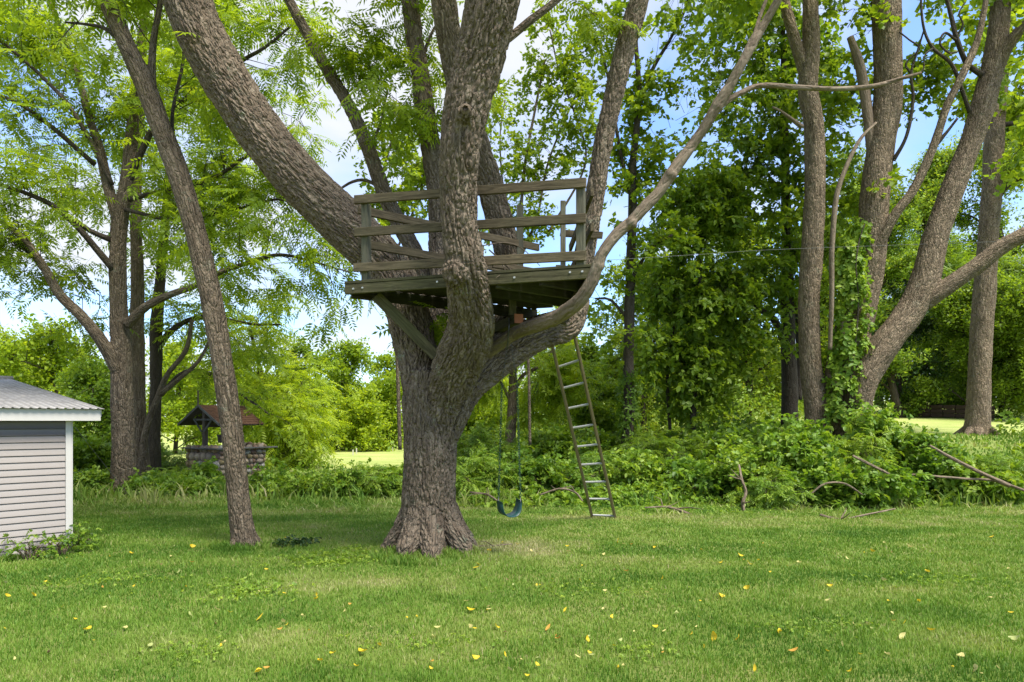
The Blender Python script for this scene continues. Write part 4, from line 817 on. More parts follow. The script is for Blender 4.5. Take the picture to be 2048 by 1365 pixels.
rc = [(1712, 910, 16.6, 50), (1716, 830, 16.6, 46), (1730, 760, 16.6, 54), (1770, 690, 16.6, 56), (1822, 620, 16.6, 54), (1852, 550, 16.6, 52), (1872, 470, 16.6, 46), (1905, 380, 16.6, 44), (1940, 290, 16.6, 40), (1966, 210, 16.6, 44), (1990, 110, 16.6, 40), (2002, 0, 16.6, 34), (2010, -120, 16.6, 28)]
rc2 = [(1838, 612, 16.6, 34), (1885, 580, 16.4, 34), (1950, 535, 16.2, 32), (2010, 490, 16.0, 30), (2070, 460, 15.8, 28), (2140, 430, 15.6, 22)]
rc3 = [(1985, 160, 16.6, 26), (2015, 95, 16.4, 22), (2050, 50, 16.2, 20), (2100, 0, 16, 16)]
rd_ = [(1752, 500, 16.8, 22), (1790, 430, 16.6, 19), (1830, 375, 16.5, 18), (1868, 290, 16.4, 16), (1895, 210, 16.3, 15), (1925, 150, 16.2, 15), (1955, 80, 16.2, 13), (1972, 0, 16.2, 11), (1980, -60, 16.2, 9)]
remesh_trunk('trunk', [pxpath(x) for x in (ra, ra2, rb, rb3, rc, rc2, rc3, rd_)], 0.024, M['bark_maple'], RC, 0.012, 24, 3)
db = [rb2, [(1660, 700, 16.4, 8), (1663, 600, 16.3, 9), (1664, 500, 16.2, 10), (1672, 400, 16.2, 10), (1690, 340, 16.2, 9), (1720, 280, 16.2, 7), (1752, 246, 16.3, 5)],
      [(1605, 255, 16.6, 10), (1585, 240, 16.6, 8), (1560, 222, 16.5, 5), (1545, 215, 16.5, 4)]]
trunk_tubes(RC, db, 'dead_wood', 'dead_branch', 8, 0.08)
curl = [[(1940, 225, 16.5, 9), (1919, 167, 16.4, 8), (1901, 127, 16.3, 7), (1866, 97, 16.2, 6), (1848, 57, 16.2, 5), (1842, 0, 16.2, 4), (1846, -30, 16.2, 3)],
        [(1972, 155, 16.6, 13), (1934, 127, 16.4, 11), (1914, 79, 16.3, 10), (1904, 40, 16.3, 9), (1890, -20, 16.3, 8)], [(1914, 82, 16.3, 6), (1890, 66, 16.2, 5), (1880, 88, 16.2, 4), (1898, 106, 16.2, 4), (1915, 104, 16.2, 3)],
        [(1912, 76, 16.3, 5), (1926, 50, 16.2, 4), (1918, 28, 16.2, 3), (1930, 5, 16.2, 3)], [(1787, 322, 16.8, 8), (1813, 272, 16.6, 7), (1826, 198, 16.5, 6), (1822, 149, 16.4, 5), (1836, 100, 16.3, 4), (1848, 60, 16.2, 3)],
        [(1825, 150, 16.4, 5), (1812, 128, 16.4, 4), (1838, 98, 16.3, 4), (1818, 80, 16.3, 3), (1798, 64, 16.3, 3)], [(1874, 288, 16.4, 9), (1896, 262, 16.3, 6), (1915, 237, 16.2, 5)], [(1866, 97, 16.2, 4), (1850, 110, 16.1, 3), (1846, 140, 16.1, 3), (1830, 152, 16.1, 2)]]
trunk_tubes(RC, curl, 'bark_dark', 'dead_branch', 6, 0.06, 0.15)
ld = [(pxpath([(1612, -20, D_, 5), (1560, -60, D_, 4), (1480, -60, D_, 3)]), 0, 1), (pxpath([(1775, 60, D_, 5), (1850, 0, D_, 4), (1900, -60, D_, 3)]), 0.2, .5), (pxpath([(1700, 100, D_, 5), (1690, 40, D_, 4), (1680, -20, D_, 3)]), 0, 1.2), (pxpath([(1720, 230, 17.8, 5), (1690, 160, 17.8, 4), (1660, 190, 17.8, 3)]), 0, 1.5), (pxpath([(1740, 420, 18.2, 5), (1690, 360, 18.2, 4), (1665, 420, 18.2, 3)]), 0, 1.5), (pxpath([(1800, 260, 17.6, 5), (1830, 180, 17.8, 4), (1870, 150, 18, 3)]), 0.1, 0.9), (pxpath([(1960, 120, 17.6, 5), (2010, 200, 17.8, 4), (2048, 300, 18, 3)]), 0.1, 1.0),
      (pxpath([(2040, 60, 16.2, 5), (2080, 20, 16, 4), (2060, -60, 16, 3)]), 0, 1), (pxpath([(1600, 0, D_, 5), (1400, -100, D_ - 2, 4), (1200, -160, D_ - 3, 3)]), 0.2, 1.2), (pxpath([(1800, -60, D_, 5), (1700, -200, 14, 4), (1500, -300, 12, 3)]), 0.2, 1)]
add_crown(RC, g, 'maple', ld, 175, 1.0, 4, 0.55, 3, 'sprig', 0.4, 'bark_dark', 0.01, bias=0.15)
# upright trunk far right
RT = tree('straight_tree', (1955, 868, 22), 'straight brown trunk standing alone on the bank right of the clump')
re = [(1953, 880, 22, 56), (1955, 850, 22, 45), (1958, 760, 22, 41), (1965, 640, 22, 40), (1975, 500, 22, 37), (1984, 380, 22, 36), (1990, 250, 22, 34), (2000, 150, 22, 30), (2010, 40, 22, 26), (2020, -80, 22, 20)]
remesh_trunk('trunk', [pxpath(re)] + roots(P(1955, 868, 22), 0.42, 6, 1.5, 0.4, 9), 0.03, M['bark_maple'], RT, 0.012, 20, 3)
trunk_tubes(RT, [[(1990, 400, 22, 16), (2015, 370, 21.8, 14), (2050, 352, 21.6, 12), (2100, 340, 21.5, 9)], [(1992, 258, 22, 12), (2020, 248, 21.8, 10), (2060, 250, 21.6, 8)]], 'bark_dark', 'branch', 8)
add_crown(RT, g, 'maple', [(pxpath(re)[6:], 0.3), (pxpath([(2015, 370, 21.8, 5), (2080, 340, 21.6, 4), (2120, 300, 21.6, 3)]), 0.2, 1.5), (pxpath([(2000, 150, 22, 5), (2060, 180, 22, 4), (2120, 160, 22, 3)]), 0.2, 2)], 70, 1.2, 4, 0.7, 3, 'sprig', 0.5, 'bark_dark', 0.01, bias=0.3)
# ---- thin trees of the middle
g = np.random.default_rng(61)
T5 = tree('slender_tree', (1256, 885, 18), 'slender leafy tree behind the ladder, bark darkened low down by climbing leaves')
e1_ = [(1256, 892, 18, 26), (1257, 780, 18, 22), (1258, 660, 18, 21), (1261, 540, 18, 20), (1265, 440, 18, 18), (1266, 330, 18, 15), (1274, 250, 18, 13), (1278, 180, 18, 11), (1272, 90, 18, 8), (1270, 0, 18, 6)]
e2_ = [(1276, 220, 18, 9), (1305, 140, 18, 8), (1340, 80, 18, 6), (1370, 20, 18, 5), (1390, -40, 18, 3)]
e3_ = [(1264, 400, 18, 9), (1240, 300, 18, 7), (1215, 150, 18, 5), (1190, 60, 18, 4)]
e4_ = [(1262, 560, 18, 7), (1300, 500, 17.8, 6), (1345, 470, 17.6, 4)]
e5_ = [(1258, 640, 18, 7), (1220, 600, 18, 5), (1190, 598, 18, 4)]
trunk_tubes(T5, [e1_, e2_, e3_, e4_, e5_], 'bark_dark', sides=10, step=0.12)
add_crown(T5, g, 'maple', [(pxpath(e1_), 0.15, 1), (pxpath(e2_), 0.1, 1.5), (pxpath(e3_), 0.2, 1.0), (pxpath(e4_), 0.2, 1.6), (pxpath(e5_), 0.2, 1), (pxpath([(1270, 250, 18, 4), (1330, 260, 18, 4), (1390, 200, 18, 3)]), 0.1, 1.2), (pxpath([(1265, 440, 18, 4), (1310, 380, 18, 4), (1340, 300, 18, 3)]), 0.1, 1)], 125, 0.85, 4, 0.5, 3, 'sprig', 0.32, 'bark_dark', 0.007, bias=0.1)
T5b = tree('young_tree', (1080, 880, 16.5), 'sparse young tree with fine upright stems showing behind the platform')
f1_ = [(1060, 890, 16.5, 6), (1055, 700, 16.5, 6), (1035, 560, 16.5, 8), (1040, 450, 16.5, 7), (1050, 330, 16.5, 6), (1070, 220, 16.5, 5), (1090, 120, 16.5, 4)]
f2_ = [(1040, 520, 16.5, 6), (1075, 430, 16.5, 5), (1095, 330, 16.5, 4), (1130, 240, 16.5, 4), (1165, 160, 16.5, 3)]
f3_ = [(1038, 500, 16.5, 5), (1010, 400, 16.5, 4), (1000, 280, 16.5, 3), (1010, 200, 16.5, 3)]
f4_ = [(1170, 330, 16.5, 4), (1150, 230, 16.5, 4), (1120, 150, 16.5, 3), (1100, 60, 16.5, 3)]
trunk_tubes(T5b, [f1_, f2_, f3_, [(1095, 470, 16.5, 6)] + f4_], 'bark_grey', sides=7, step=0.12)
add_crown(T5b, g, 'maple', [(pxpath(f1_)[2:], 0.1), (pxpath(f2_), 0.1), (pxpath(f3_), 0.1), (pxpath(f4_), 0, 1.4)], 120, 0.6, 4, 0.4, 3, 'sprig', 0.24, 'bark_grey', 0.005, bias=0.25)
T5c = tree('young_tree', (790, 900, 17), 'thin leafy sapling showing between the left limb and the platform')
h1_ = [(800, 900, 17, 8), (790, 600, 17, 7), (780, 480, 17, 6), (765, 360, 17, 5), (790, 260, 17, 4)]
h2_ = [(785, 520, 17, 5), (835, 400, 17, 4), (850, 330, 17, 3)]
trunk_tubes(T5c, [h1_, h2_], 'bark_grey', sides=7, step=0.15)
add_crown(T5c, g, 'maple', [(pxpath(h1_)[2:], 0.1), (pxpath(h2_), 0.2)], 70, 0.6, 4, 0.4, 3, 'sprig', 0.26, 'bark_grey', 0.005, bias=0.3)
T6 = tree('leafy_tree', (1578, 830, 20), 'dark trunked leafy tree just left of the multiple grey trunks')
i1 = [(1580, 850, 20, 34), (1578, 740, 20, 30), (1576, 640, 20, 26), (1575, 520, 20, 22), (1572, 400, 20, 18), (1570, 280, 20, 15), (1568, 160, 20, 12), (1565, 40, 20, 9), (1560, -60, 20, 6)]
i2 = [(1572, 690, 20, 18), (1548, 640, 20, 14), (1515, 618, 19.8, 10), (1470, 600, 19.6, 8), (1420, 612, 19.5, 6), (1370, 575, 19.5, 4)]
i3 = [(1545, 690, 20, 6), (1510, 668, 20, 5), (1480, 680, 20, 4)]
i4 = [(1596, 800, 20.4, 16), (1598, 700, 20.4, 12), (1590, 600, 20.4, 9)]
trunk_tubes(T6, [i1, i2, i3, i4], 'bark_dark', sides=10, step=0.12)
sd6 = [(pxpath([(1575, y0, 20, 5), (x1, y0 - 60, 19.6, 4), (x2, y0 - 50 + dy, 19.3, 3)]), 0.1, 1.1) for y0, x1, x2, dy in ((620, 1520, 1450, 30), (540, 1520, 1440, 0), (460, 1500, 1430, 0), (380, 1520, 1460, 0), (300, 1530, 1450, -20), (230, 1520, 1440, -30), (160, 1530, 1450, -20), (90, 1520, 1440, 0), (560, 1620, 1680, 0), (430, 1610, 1670, 0), (320, 1620, 1680, -20), (220, 1620, 1690, -20), (110, 1620, 1670, 0), (700, 1540, 1500, 40))]
add_crown(T6, g, 'deep', [(pxpath(i1)[1:], 0.1, 1), (pxpath(i2), 0.3, 1)] + sd6, 300, 1.0, 4, 0.55, 3, 'leafy', 0.34, 'bark_dark', 0.009, bias=0.25)
T7 = tree('vine_covered_tree', (1385, 850, 19), 'dense green vine draped tree between the slender tree and the leafy tree')
k1 = [(1385, 860, 19, 12), (1390, 760, 19, 11), (1400, 640, 19, 10), (1400, 520, 19, 8), (1410, 430, 19, 6), (1405, 370, 19, 5)]
k2 = [(1340, 860, 19.4, 7), (1335, 740, 19.4, 7), (1350, 620, 19.4, 6), (1340, 540, 19.4, 4)]
trunk_tubes(T7, [k1, k2], 'bark_dark', sides=8, step=0.15)
add_crown(T7, g, 'deep', [(pxpath(k1), 0.05, 1.6), (pxpath(k2), 0.1, 0.6), (pxpath([(1400, 480, 19, 4), (1430, 400, 19, 4), (1470, 390, 19, 3)]), 0.1, 1.6), (pxpath([(1400, 540, 19, 4), (1360, 460, 19, 4), (1350, 400, 19, 3)]), 0.1, 1.2), (pxpath([(1395, 650, 19, 4), (1340, 560, 19, 4), (1310, 600, 19, 3)]), 0.1, 1.0), (pxpath([(1400, 600, 19, 4), (1460, 560, 19, 4), (1480, 640, 19, 3)]), 0.1, 1.2), (pxpath([(1385, 740, 19, 4), (1330, 700, 19, 4), (1290, 720, 19, 3)]), 0.1, 1.3), (pxpath([(1390, 720, 19, 4), (1450, 700, 19, 4), (1480, 740, 19, 3)]), 0.1, 1.0)], 290, 0.75, 4, 0.45, 3, 'leafy', 0.32, 'bark_dark', 0.007, grav=-0.5, bias=0.3)
T8 = tree('small_trunk_tree', (1025, 880, 22), 'small bare trunk with one side branch seen beyond the swing')
m1_ = [(1020, 890, 22, 24), (1024, 820, 22, 20), (1026, 740, 22, 16), (1026, 660, 22, 14), (1020, 600, 22, 10)]
m2_ = [(1026, 790, 22, 9), (1045, 752, 22, 8), (1075, 735, 22, 7), (1105, 700, 22, 5)]
m3_ = [(1020, 800, 22, 7), (1005, 770, 22, 5), (990, 745, 22, 4)]
trunk_tubes(T8, [m1_, m2_, m3_], 'bark_grey', sides=10, step=0.12)
add_crown(T8, g, 'walnut', [(pxpath(m2_), 0.5, 1), (pxpath(m3_), 0.5, 1), (pxpath([(1060, 745, 22, 4), (1100, 790, 22, 3), (1130, 760, 22, 3)]), 0, 1.5), (pxpath([(1020, 640, 22, 4), (960, 700, 22, 3), (930, 760, 22, 3)]), 0.2, 1.5)], 120, 1.0, 4, 0.6, 3, 'frond', 0.5, 'bark_dark', 0.008, bias=0.2)
print('mid trees', time.time() - T0, QUADS)
# ---------------------------------------------------------------- trees and bushes further back
def bush_tree(name, px, d, ytop, wid, label, mat, leaf, scale, n2_, seed, cat='tree', ybot=None, group=None, bias=0.0, trunk=True, low=0.12, lean_=0.0, L2=None, mm=1.0, bark='bark_dark', nl=3):
    g = np.random.default_rng(seed); x = (px - CX) / F * d; z0 = gz(x, d); zt = EYE - (ytop - HZ) / F * d; h = zt - z0
    root = empty(name, (x, d, z0), label, cat, group); ld = []; paths = []
    tr = np.array([[x, d, z0 - 0.1, 0.03 * h ** 0.8], [x + lean_ * 0.3 + g.normal(0, 0.03 * h), d, z0 + h * 0.35, 0.022 * h ** 0.8], [x + lean_ + g.normal(0, 0.04 * h), d, z0 + h * 0.7, 0.012 * h ** 0.8], [x + lean_, d, z0 + h * 0.93, 0.01]])
    paths.append(tr); ld.append((tr, 0.25, 0.7)); c = cat_path(tr, n=6)
    nb = 11
    for k in range(nb):
        f = low + (0.92 - low) * (k + g.random() * 0.6) / nb; p = c[int(f * (len(c) - 1)), :3]; a = k * 2.4 + g.random(); rr = wid * 0.5 * (0.55 + 0.5 * g.random()) * (math.sin(math.pi * min(1, 0.2 + f * 0.85)) ** 0.6 if f > 0.1 else 0.8)
        e = p + np.array([math.cos(a) * rr, math.sin(a) * rr * 0.8, h * 0.10 + g.normal(0, 0.04 * h)]); e[2] = min(e[2], zt - 0.05 * h)
        b = np.array([[*p, 0.008 * h ** 0.8], [*((p + e) / 2 + np.array([0, 0, 0.05 * h]) + g.normal(0, 0.04 * rr, 3)), 0.006 * h ** 0.8], [*e, 0.004]]); paths.append(b); ld.append((b, 0.2, mm))
    if trunk: link('trunk', tubes_mesh('trunk', paths, 6, n=4), M[bark], root)
    add_crown(root, g, mat, ld, n2_, L2 or wid * 0.16, 3, (L2 or wid * 0.16) * 0.6, nl, leaf, scale, bark, 0.006 * h ** 0.5, bias=bias)
    return root
FAR = [  # px, d, ytop, width, label, material, leafscale, n2, bias
 (592, 46, 690, 4.6, 'dark topped rounded tree beyond the meadow, narrowest of those left of the big trunk', 'maple', 0.75, 150, -0.1),
 (700, 43, 688, 5.2, 'tallest bushy tree beyond the meadow stakes', 'walnut', 0.75, 170, 0.0),
 (772, 40, 705, 4.6, 'bushy tree touching the left side of the big trunk in view', 'walnut', 0.7, 150, 0.1),
 (640, 37, 775, 4.4, 'broad low bright bush at the back of the meadow behind the first stakes', 'walnut', 0.6, 140, 0.1),
 (725, 36, 790, 3.6, 'rounded yellow green bush behind the right pair of meadow stakes', 'walnut', 0.6, 120, 0.3),
 (600, 33, 835, 3.0, 'dark low bush at the meadow corner near the well', 'deep', 0.5, 90, 0.1),
 (40, 34, 700, 6.5, 'bright tree rising behind the shed roof', 'walnut', 0.7, 170, 0.25),
 (120, 30, 655, 5.6, 'leafy tree above the shed eave, left of the walnut trunks', 'walnut', 0.62, 200, 0.15),
 (185, 25, 720, 3.4, 'dark leafy tree filling the gap between shed and thick walnut', 'deep', 0.5, 170, 0.1),
 (350, 33, 690, 5.0, 'soft green tree far behind the well roof, left side', 'walnut', 0.62, 170, 0.2),
 (450, 36, 740, 4.8, 'soft green tree far behind the leaning trunk', 'walnut', 0.65, 150, 0.25),
 (520, 40, 770, 4.4, 'pale tree beyond the right end of the well', 'walnut', 0.65, 110, 0.25),
 (935, 26, 770, 3.2, 'green bush close behind the right side of the big trunk', 'walnut', 0.5, 150, 0.05),
 (985, 38, 730, 5.0, 'light tree seen through the swing chains', 'walnut', 0.65, 130, 0.3),
 (1090, 34, 705, 4.6, 'light green tree framed under the big low limb', 'bright', 0.6, 140, 0.0),
 (1175, 24, 690, 2.8, 'dark green bush tree behind the ladder top', 'deep', 0.45, 190, 0.2),
 (1215, 30, 720, 3.6, 'yellow green tree between the ladder and the slender tree', 'bright', 0.55, 160, 0.15),
 (1320, 40, 715, 5.0, 'sunlit yellow tree beyond the slender tree', 'bright', 0.65, 170, 0.3),
 (1440, 46, 700, 6.5, 'brightest yellow tree glowing through the vine covered tree', 'bright', 0.75, 220, 0.5),
 (1530, 42, 690, 5.2, 'sunlit tree between the vine covered tree and the dark trunk', 'bright', 0.65, 190, 0.45),
 (1290, 27, 500, 5.0, 'mid green tree filling the gap right behind the slender tree', 'maple', 0.45, 230, 0.3),
 (1500, 27, 440, 5.6, 'full green tree between the vine covered tree and the dark trunk', 'maple', 0.45, 330, 0.25),
 (1360, 29, 540, 6.5, 'tall green tree right behind the vine covered tree', 'maple', 0.5, 330, 0.35),
 (1660, 27, 430, 4.0, 'green tree filling the space between the grey clump trunks', 'maple', 0.45, 300, 0.25),
 (1130, 32, 600, 3.4, 'light green tree topping out just below the right end of the deck', 'walnut', 0.5, 170, 0.4),
 (1800, 33, 420, 4.2, 'yellow green tree standing between the leaning trunk and the evergreens', 'bright', 0.5, 260, 0.0),
 (1690, 44, 640, 5.0, 'sunlit tree glimpsed between the grey clump trunks', 'bright', 0.65, 190, 0.2),
 (1760, 52, 300, 8.0, 'tall airy yellow tree standing behind the ivy clad trunk', 'bright', 0.8, 300, 0.0),
 (1880, 48, 290, 8.5, 'tall pale yellow green tree filling the sky left of the straight trunk', 'bright', 0.8, 400, 0.1),
 (2030, 46, 210, 9.0, 'tall yellow green tree right of the straight trunk', 'bright', 0.8, 380, 0.05),
]
for k, (px, d, yt, wd_, lab, mat, scl, nn, bi) in enumerate(FAR):
    bush_tree('broadleaf_tree', px, d, yt, wd_, lab, mat, 'clump', scl, int(nn * 1.25), 100 + k, bias=bi, group='trees in the background', low=0.03)
DK = [(1795, 34, 500, 5.0, 'dark evergreen nearest the clump tree, behind its leaning trunk'), (1870, 37, 470, 5.5, 'dark evergreen above the low retaining wall'), (1930, 32, 560, 4.2, 'lower dark evergreen touching the straight trunk on its left'),
      (2005, 33, 520, 4.6, 'dark evergreen right beside the straight trunk'), (2075, 30, 540, 5.0, 'dark evergreen cut by the right picture edge')]
for k, (px, d, yt, wd_, lab) in enumerate(DK):
    bush_tree('evergreen_tree', px, d, yt, wd_, lab, 'dark' if k == 0 else 'deep', 'needle' if k in (1, 3) else 'clump', (0.55, 0.75, 0.5, 0.7, 0.55)[k], 330, 200 + k, group='dark evergreens on the right', low=0.04, bias=(0.0, 0.25, 0.35, 0.3, 0.45)[k])
g = np.random.default_rng(71)
# far treeline closing the horizon
pos = []
for k in range(2600):
    a = g.uniform(-0.95, 0.95); d = g.uniform(85, 125); x = math.tan(a) * d * 0.9; hh = 4.5 + 4 * n2(a * 9, d * 0.02, 1.0, 3)[0]; pos.append((x, d, gz(x, d) + g.random() ** 0.8 * hh))
pos = np.array(pos); q = len(pos)
me = leaves_mesh('treeline', 'clump', pos, g.normal(0, 1, (q, 3)), g.normal(0, 0.4, (q, 3)) + np.array([0, 0, 1]), np.full(q, 3.0) * (0.7 + 0.6 * g.random(q)), g, 0.1)
tag(link('treeline', me, M['walnut']), 'distant unbroken line of green woods at the horizon', 'woods', kind='stuff')
print('far trees', time.time() - T0, QUADS)
# ---------------------------------------------------------------- shrubs
def shrub(px, d, ytop, wid, label, mat='shrub', leaf='leafy', scale=0.26, n=90, seed=0, bias=0.0, name='shrub', group=None, arch=0.35):
    g = np.random.default_rng(seed); x = (px - CX) / F * d; z0 = gz(x, d); h = max(0.25, EYE - (ytop - HZ) / F * d - z0)
    root = empty(name, (x, d, z0), label, 'shrub', group); ld = []; paths = []
    for k in range(14):
        a = g.random() * 6.28; r = wid * 0.5 * math.sqrt(g.random()); hh = h * (0.55 + 0.42 * g.random()) * (1 - 0.35 * (r / (wid * 0.5)) ** 2)
        b = np.array([[x + math.cos(a) * r * 0.4, d + math.sin(a) * r * 0.3, z0 - 0.03, 0.012], [x + math.cos(a) * r * 0.8, d + math.sin(a) * r * 0.6, z0 + hh * 0.6, 0.009], [x + math.cos(a) * r * 1.15, d + math.sin(a) * r * 0.9, z0 + hh * 0.93, 0.004]])
        paths.append(b); ld.append((b, 0.05))
    link('stem', tubes_mesh('stem', paths, 5, n=4), M['bark_grey'], root)
    add_crown(root, g, mat, ld, n, min(0.45, wid * 0.28), 3, 0.2, 3, leaf, scale, 'bark_grey', 0.004, grav=-0.3, bias=bias)
    return root
SHR = [(1430, 14.6, 925, 1.5, 'low glossy bush at the left foot of the big shrub mound', 110, 0), (1500, 14.2, 885, 1.5, 'rounded leafy shrub with a small bare stem on the lawn edge', 140, 0.05), (1590, 14.6, 845, 1.7, 'leafy shrub hiding the foot of the leftmost grey trunk', 160, 0.05),
       (1680, 14.4, 850, 1.6, 'leafy shrub covering the foot of the ivy clad trunk', 150, 0.1), (1775, 14.8, 788, 1.5, 'tallest bright shrub, right of the grey trunk bases', 180, 0.15), (1850, 14.6, 870, 1.4, 'shrub sloping down beside the bank with the bare lawn', 130, 0.05),
       (1930, 14.2, 925, 1.5, 'low bush in front of the straight trunk', 110, 0.1), (2010, 14.4, 905, 1.6, 'low bush behind the long fallen pole', 120, 0.05), (2090, 14.4, 890, 1.6, 'bush running out of the picture on the right', 80, 0.05),
       (1640, 13.7, 930, 1.3, 'small front bush below the two leftmost grey trunks', 100, 0.1), (1760, 13.6, 925, 1.4, 'small front bush below the tallest shrub', 100, 0.1), (1545, 13.5, 950, 1.1, 'dark low bush on the lawn edge beside the bare stem', 70, -0.05)]
for k, (px, d, yt, wd_, lab, nn, bi) in enumerate(SHR): shrub(px, d, yt, wd_, lab, leaf=('leafy', 'sprig', 'leafy', 'frond')[k % 4], n=int(nn * (1.0, 1.25, 1.0, 1.1)[k % 4] * (0.9 + 0.3 * ((k * 7) % 5) / 4)), seed=300 + k, bias=bi + (-0.15, 0.12, 0.0, 0.18, -0.05)[k % 5], scale=(0.26, 0.21, 0.24)[k % 3], group='shrubs under the clump tree')
MID = [(950, 14.8, 900, 1.3, 'green bush right of the big trunk foot', 90), (1040, 15.2, 905, 1.4, 'green bush behind the swing seat', 100), (1120, 15.0, 925, 1.4, 'bush left of the ladder foot', 95), (1200, 15.4, 905, 1.5, 'bush right behind the ladder rungs', 100),
       (1290, 15.2, 930, 1.5, 'bush at the foot of the slender tree', 95), (1370, 15.4, 915, 1.4, 'bush below the vine covered tree', 95), (1340, 17.5, 860, 2.2, 'shaded thicket at the roots of the vine covered tree', 120), (1480, 17.5, 850, 2.2, 'shaded thicket at the roots of the dark trunked tree', 120),
       (1180, 18.5, 850, 2.0, 'shaded thicket between ladder and slender tree', 110), (960, 18.5, 830, 1.8, 'tall shaded thicket right behind the big trunk', 120), (1085, 19, 850, 2.0, 'shaded thicket behind the small bare trunk', 110)]
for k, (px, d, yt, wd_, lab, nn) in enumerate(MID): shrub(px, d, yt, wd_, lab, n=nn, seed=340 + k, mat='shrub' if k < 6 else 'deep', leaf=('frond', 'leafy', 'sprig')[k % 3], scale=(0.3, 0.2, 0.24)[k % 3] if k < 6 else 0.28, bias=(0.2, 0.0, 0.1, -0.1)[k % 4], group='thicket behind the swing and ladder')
LFT = [(560, 15.6, 955, 1.2, 'dark low bush beside the right end of the well', 70, 'deep'), (610, 15.2, 958, 1.2, 'low bush in the hedge, second from the well', 80, 'shrub'), (675, 15.0, 948, 1.2, 'broad leaved bush in the middle of the low hedge', 90, 'shrub'), (740, 15.0, 938, 1.2, 'bright bush in the low hedge near the big trunk', 90, 'shrub'), (795, 15.2, 942, 1.1, 'last bush of the low hedge, meeting the big trunk', 80, 'shrub'),
       (175, 15.6, 950, 0.9, 'weedy bush between shed corner and thick walnut', 60, 'shrub'), (300, 15.6, 958, 0.9, 'leafy weeds right of the thick walnut base', 70, 'shrub'), (345, 16.3, 975, 0.9, 'weeds in front of the left end of the well', 60, 'shrub'), (405, 16.6, 925, 0.4, 'vine bush climbing the front corner of the well', 70, 'deep'),
       (385, 15.4, 990, 0.8, 'lowest weeds on the lawn edge before the well', 50, 'deep'), (160, 20, 880, 1.6, 'dark bush behind the shed corner', 90, 'deep'), (310, 21, 890, 1.6, 'dark bush behind the left end of the well', 90, 'deep')]
for k, (px, d, yt, wd_, lab, nn, mt) in enumerate(LFT): shrub(px, d, yt, wd_, lab, n=int(nn * 0.85), seed=380 + k, mat='shrub' if d < 18 else mt, leaf=('leafy', 'sprig', 'leafy', 'frond')[k % 4], scale=(0.19, 0.22, 0.17, 0.25)[k % 4] if d < 18 else 0.28, bias=(0.05, 0.25, 0.15)[k % 3], group='low bushes along the left lawn edge')
# continuous ground cover below the shrubs
def cover(name, n, x0, x1, y0, y1, hmax, mat, label, seed, scale=0.2, leaf='leafy', mask=None):
    g = np.random.default_rng(seed); y = g.uniform(y0, y1, n); px = g.uniform(x0, x1, n); x = (px - CX) / F * y
    h = hmax * (0.35 + 0.9 * n2(x, y, 0.9, seed)) * g.random(n) ** 0.6 * ss((y - y0 - 1.1 * n2(x, y * 0.3, 1.3, seed + 5) + 0.5) / 0.8)
    kk = h > 0.02; x, y, h = x[kk], y[kk], h[kk]
    if mask is not None: k = mask(x, y); x, y, h = x[k], y[k], h[k]
    n = len(x); pos = np.stack([x, y, H(x, y) + h], 1); la = g.normal(0, 1, (n, 3)) * np.array([1, 1, 0.4]); ln = g.normal(0, 0.35, (n, 3)) + np.array([0, -0.25, 1])
    return tag(link(name, leaves_mesh(name, leaf, pos, la, ln, scale * (0.45 + 0.75 * g.random(n)) * (0.7 + 0.6 * n2(x, y, 1.5, seed + 9)), g, 0.10), M[mat]), label, 'undergrowth', kind='stuff')
cover('undergrowth', 5200, 915, 2150, 13.3, 16.8, 0.42, 'shrub', 'leafy ground cover under the shrubs right of the big trunk', 400, 0.22)
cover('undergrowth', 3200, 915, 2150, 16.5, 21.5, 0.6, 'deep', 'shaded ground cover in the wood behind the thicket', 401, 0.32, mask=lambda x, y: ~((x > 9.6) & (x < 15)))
cover('undergrowth', 1900, 500, 830, 14.6, 16.2, 0.3, 'shrub', 'leafy ground cover of the low hedge left of the big trunk', 402, 0.18)
cover('undergrowth', 1900, 110, 520, 15.2, 19.5, 0.2, 'shrub', 'weeds around the walnut trunks and the well', 403, 0.18, mask=lambda x, y: (np.abs((x - ct[0]) * lv[0] + (y - ct[1]) * lv[1]) > 0.85) | (np.abs((x - ct[0]) * rv[0] + (y - ct[1]) * rv[1]) > 0.85))
cover('undergrowth', 2600, 520, 1700, 34, 46, 1.3, 'bright', 'long bright growth at the back of the meadow', 404, 0.8, 'clump')
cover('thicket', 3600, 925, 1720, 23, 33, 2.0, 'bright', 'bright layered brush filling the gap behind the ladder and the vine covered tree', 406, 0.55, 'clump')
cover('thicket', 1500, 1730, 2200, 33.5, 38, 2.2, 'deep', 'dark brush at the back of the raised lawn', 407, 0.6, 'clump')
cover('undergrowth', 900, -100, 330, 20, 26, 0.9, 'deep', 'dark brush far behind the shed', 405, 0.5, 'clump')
def weed_fn(x, y): return n2(x, y, 1.1, 77) > 0.5
o = grass('weeds', 5000, 13.4, 16.5, 2.0, 6.5, 'tall wild grass and weed stalks growing through the low shrubs', fn=lambda x, y: weed_fn(x, y) & not_shed(x, y) & ((x > -1.2) | (x < -2.5)), power=0, dry=0.0, lean=0.8)
# weeds beside the shed
for k, (px, py, d) in enumerate(((118, 1112, 8.6), (60, 1122, 8.35), (160, 1100, 8.95))):
    p = P(px, py, d); shrub(px, d, py - (20, 16, 42)[k], 0.3, ('small weed against the shed wall near the corner', 'small weed against the shed wall by the picture edge', 'bright weed tuft just past the shed corner board')[k], mat='shrub', scale=0.08, n=14, seed=440 + k, name='weed')
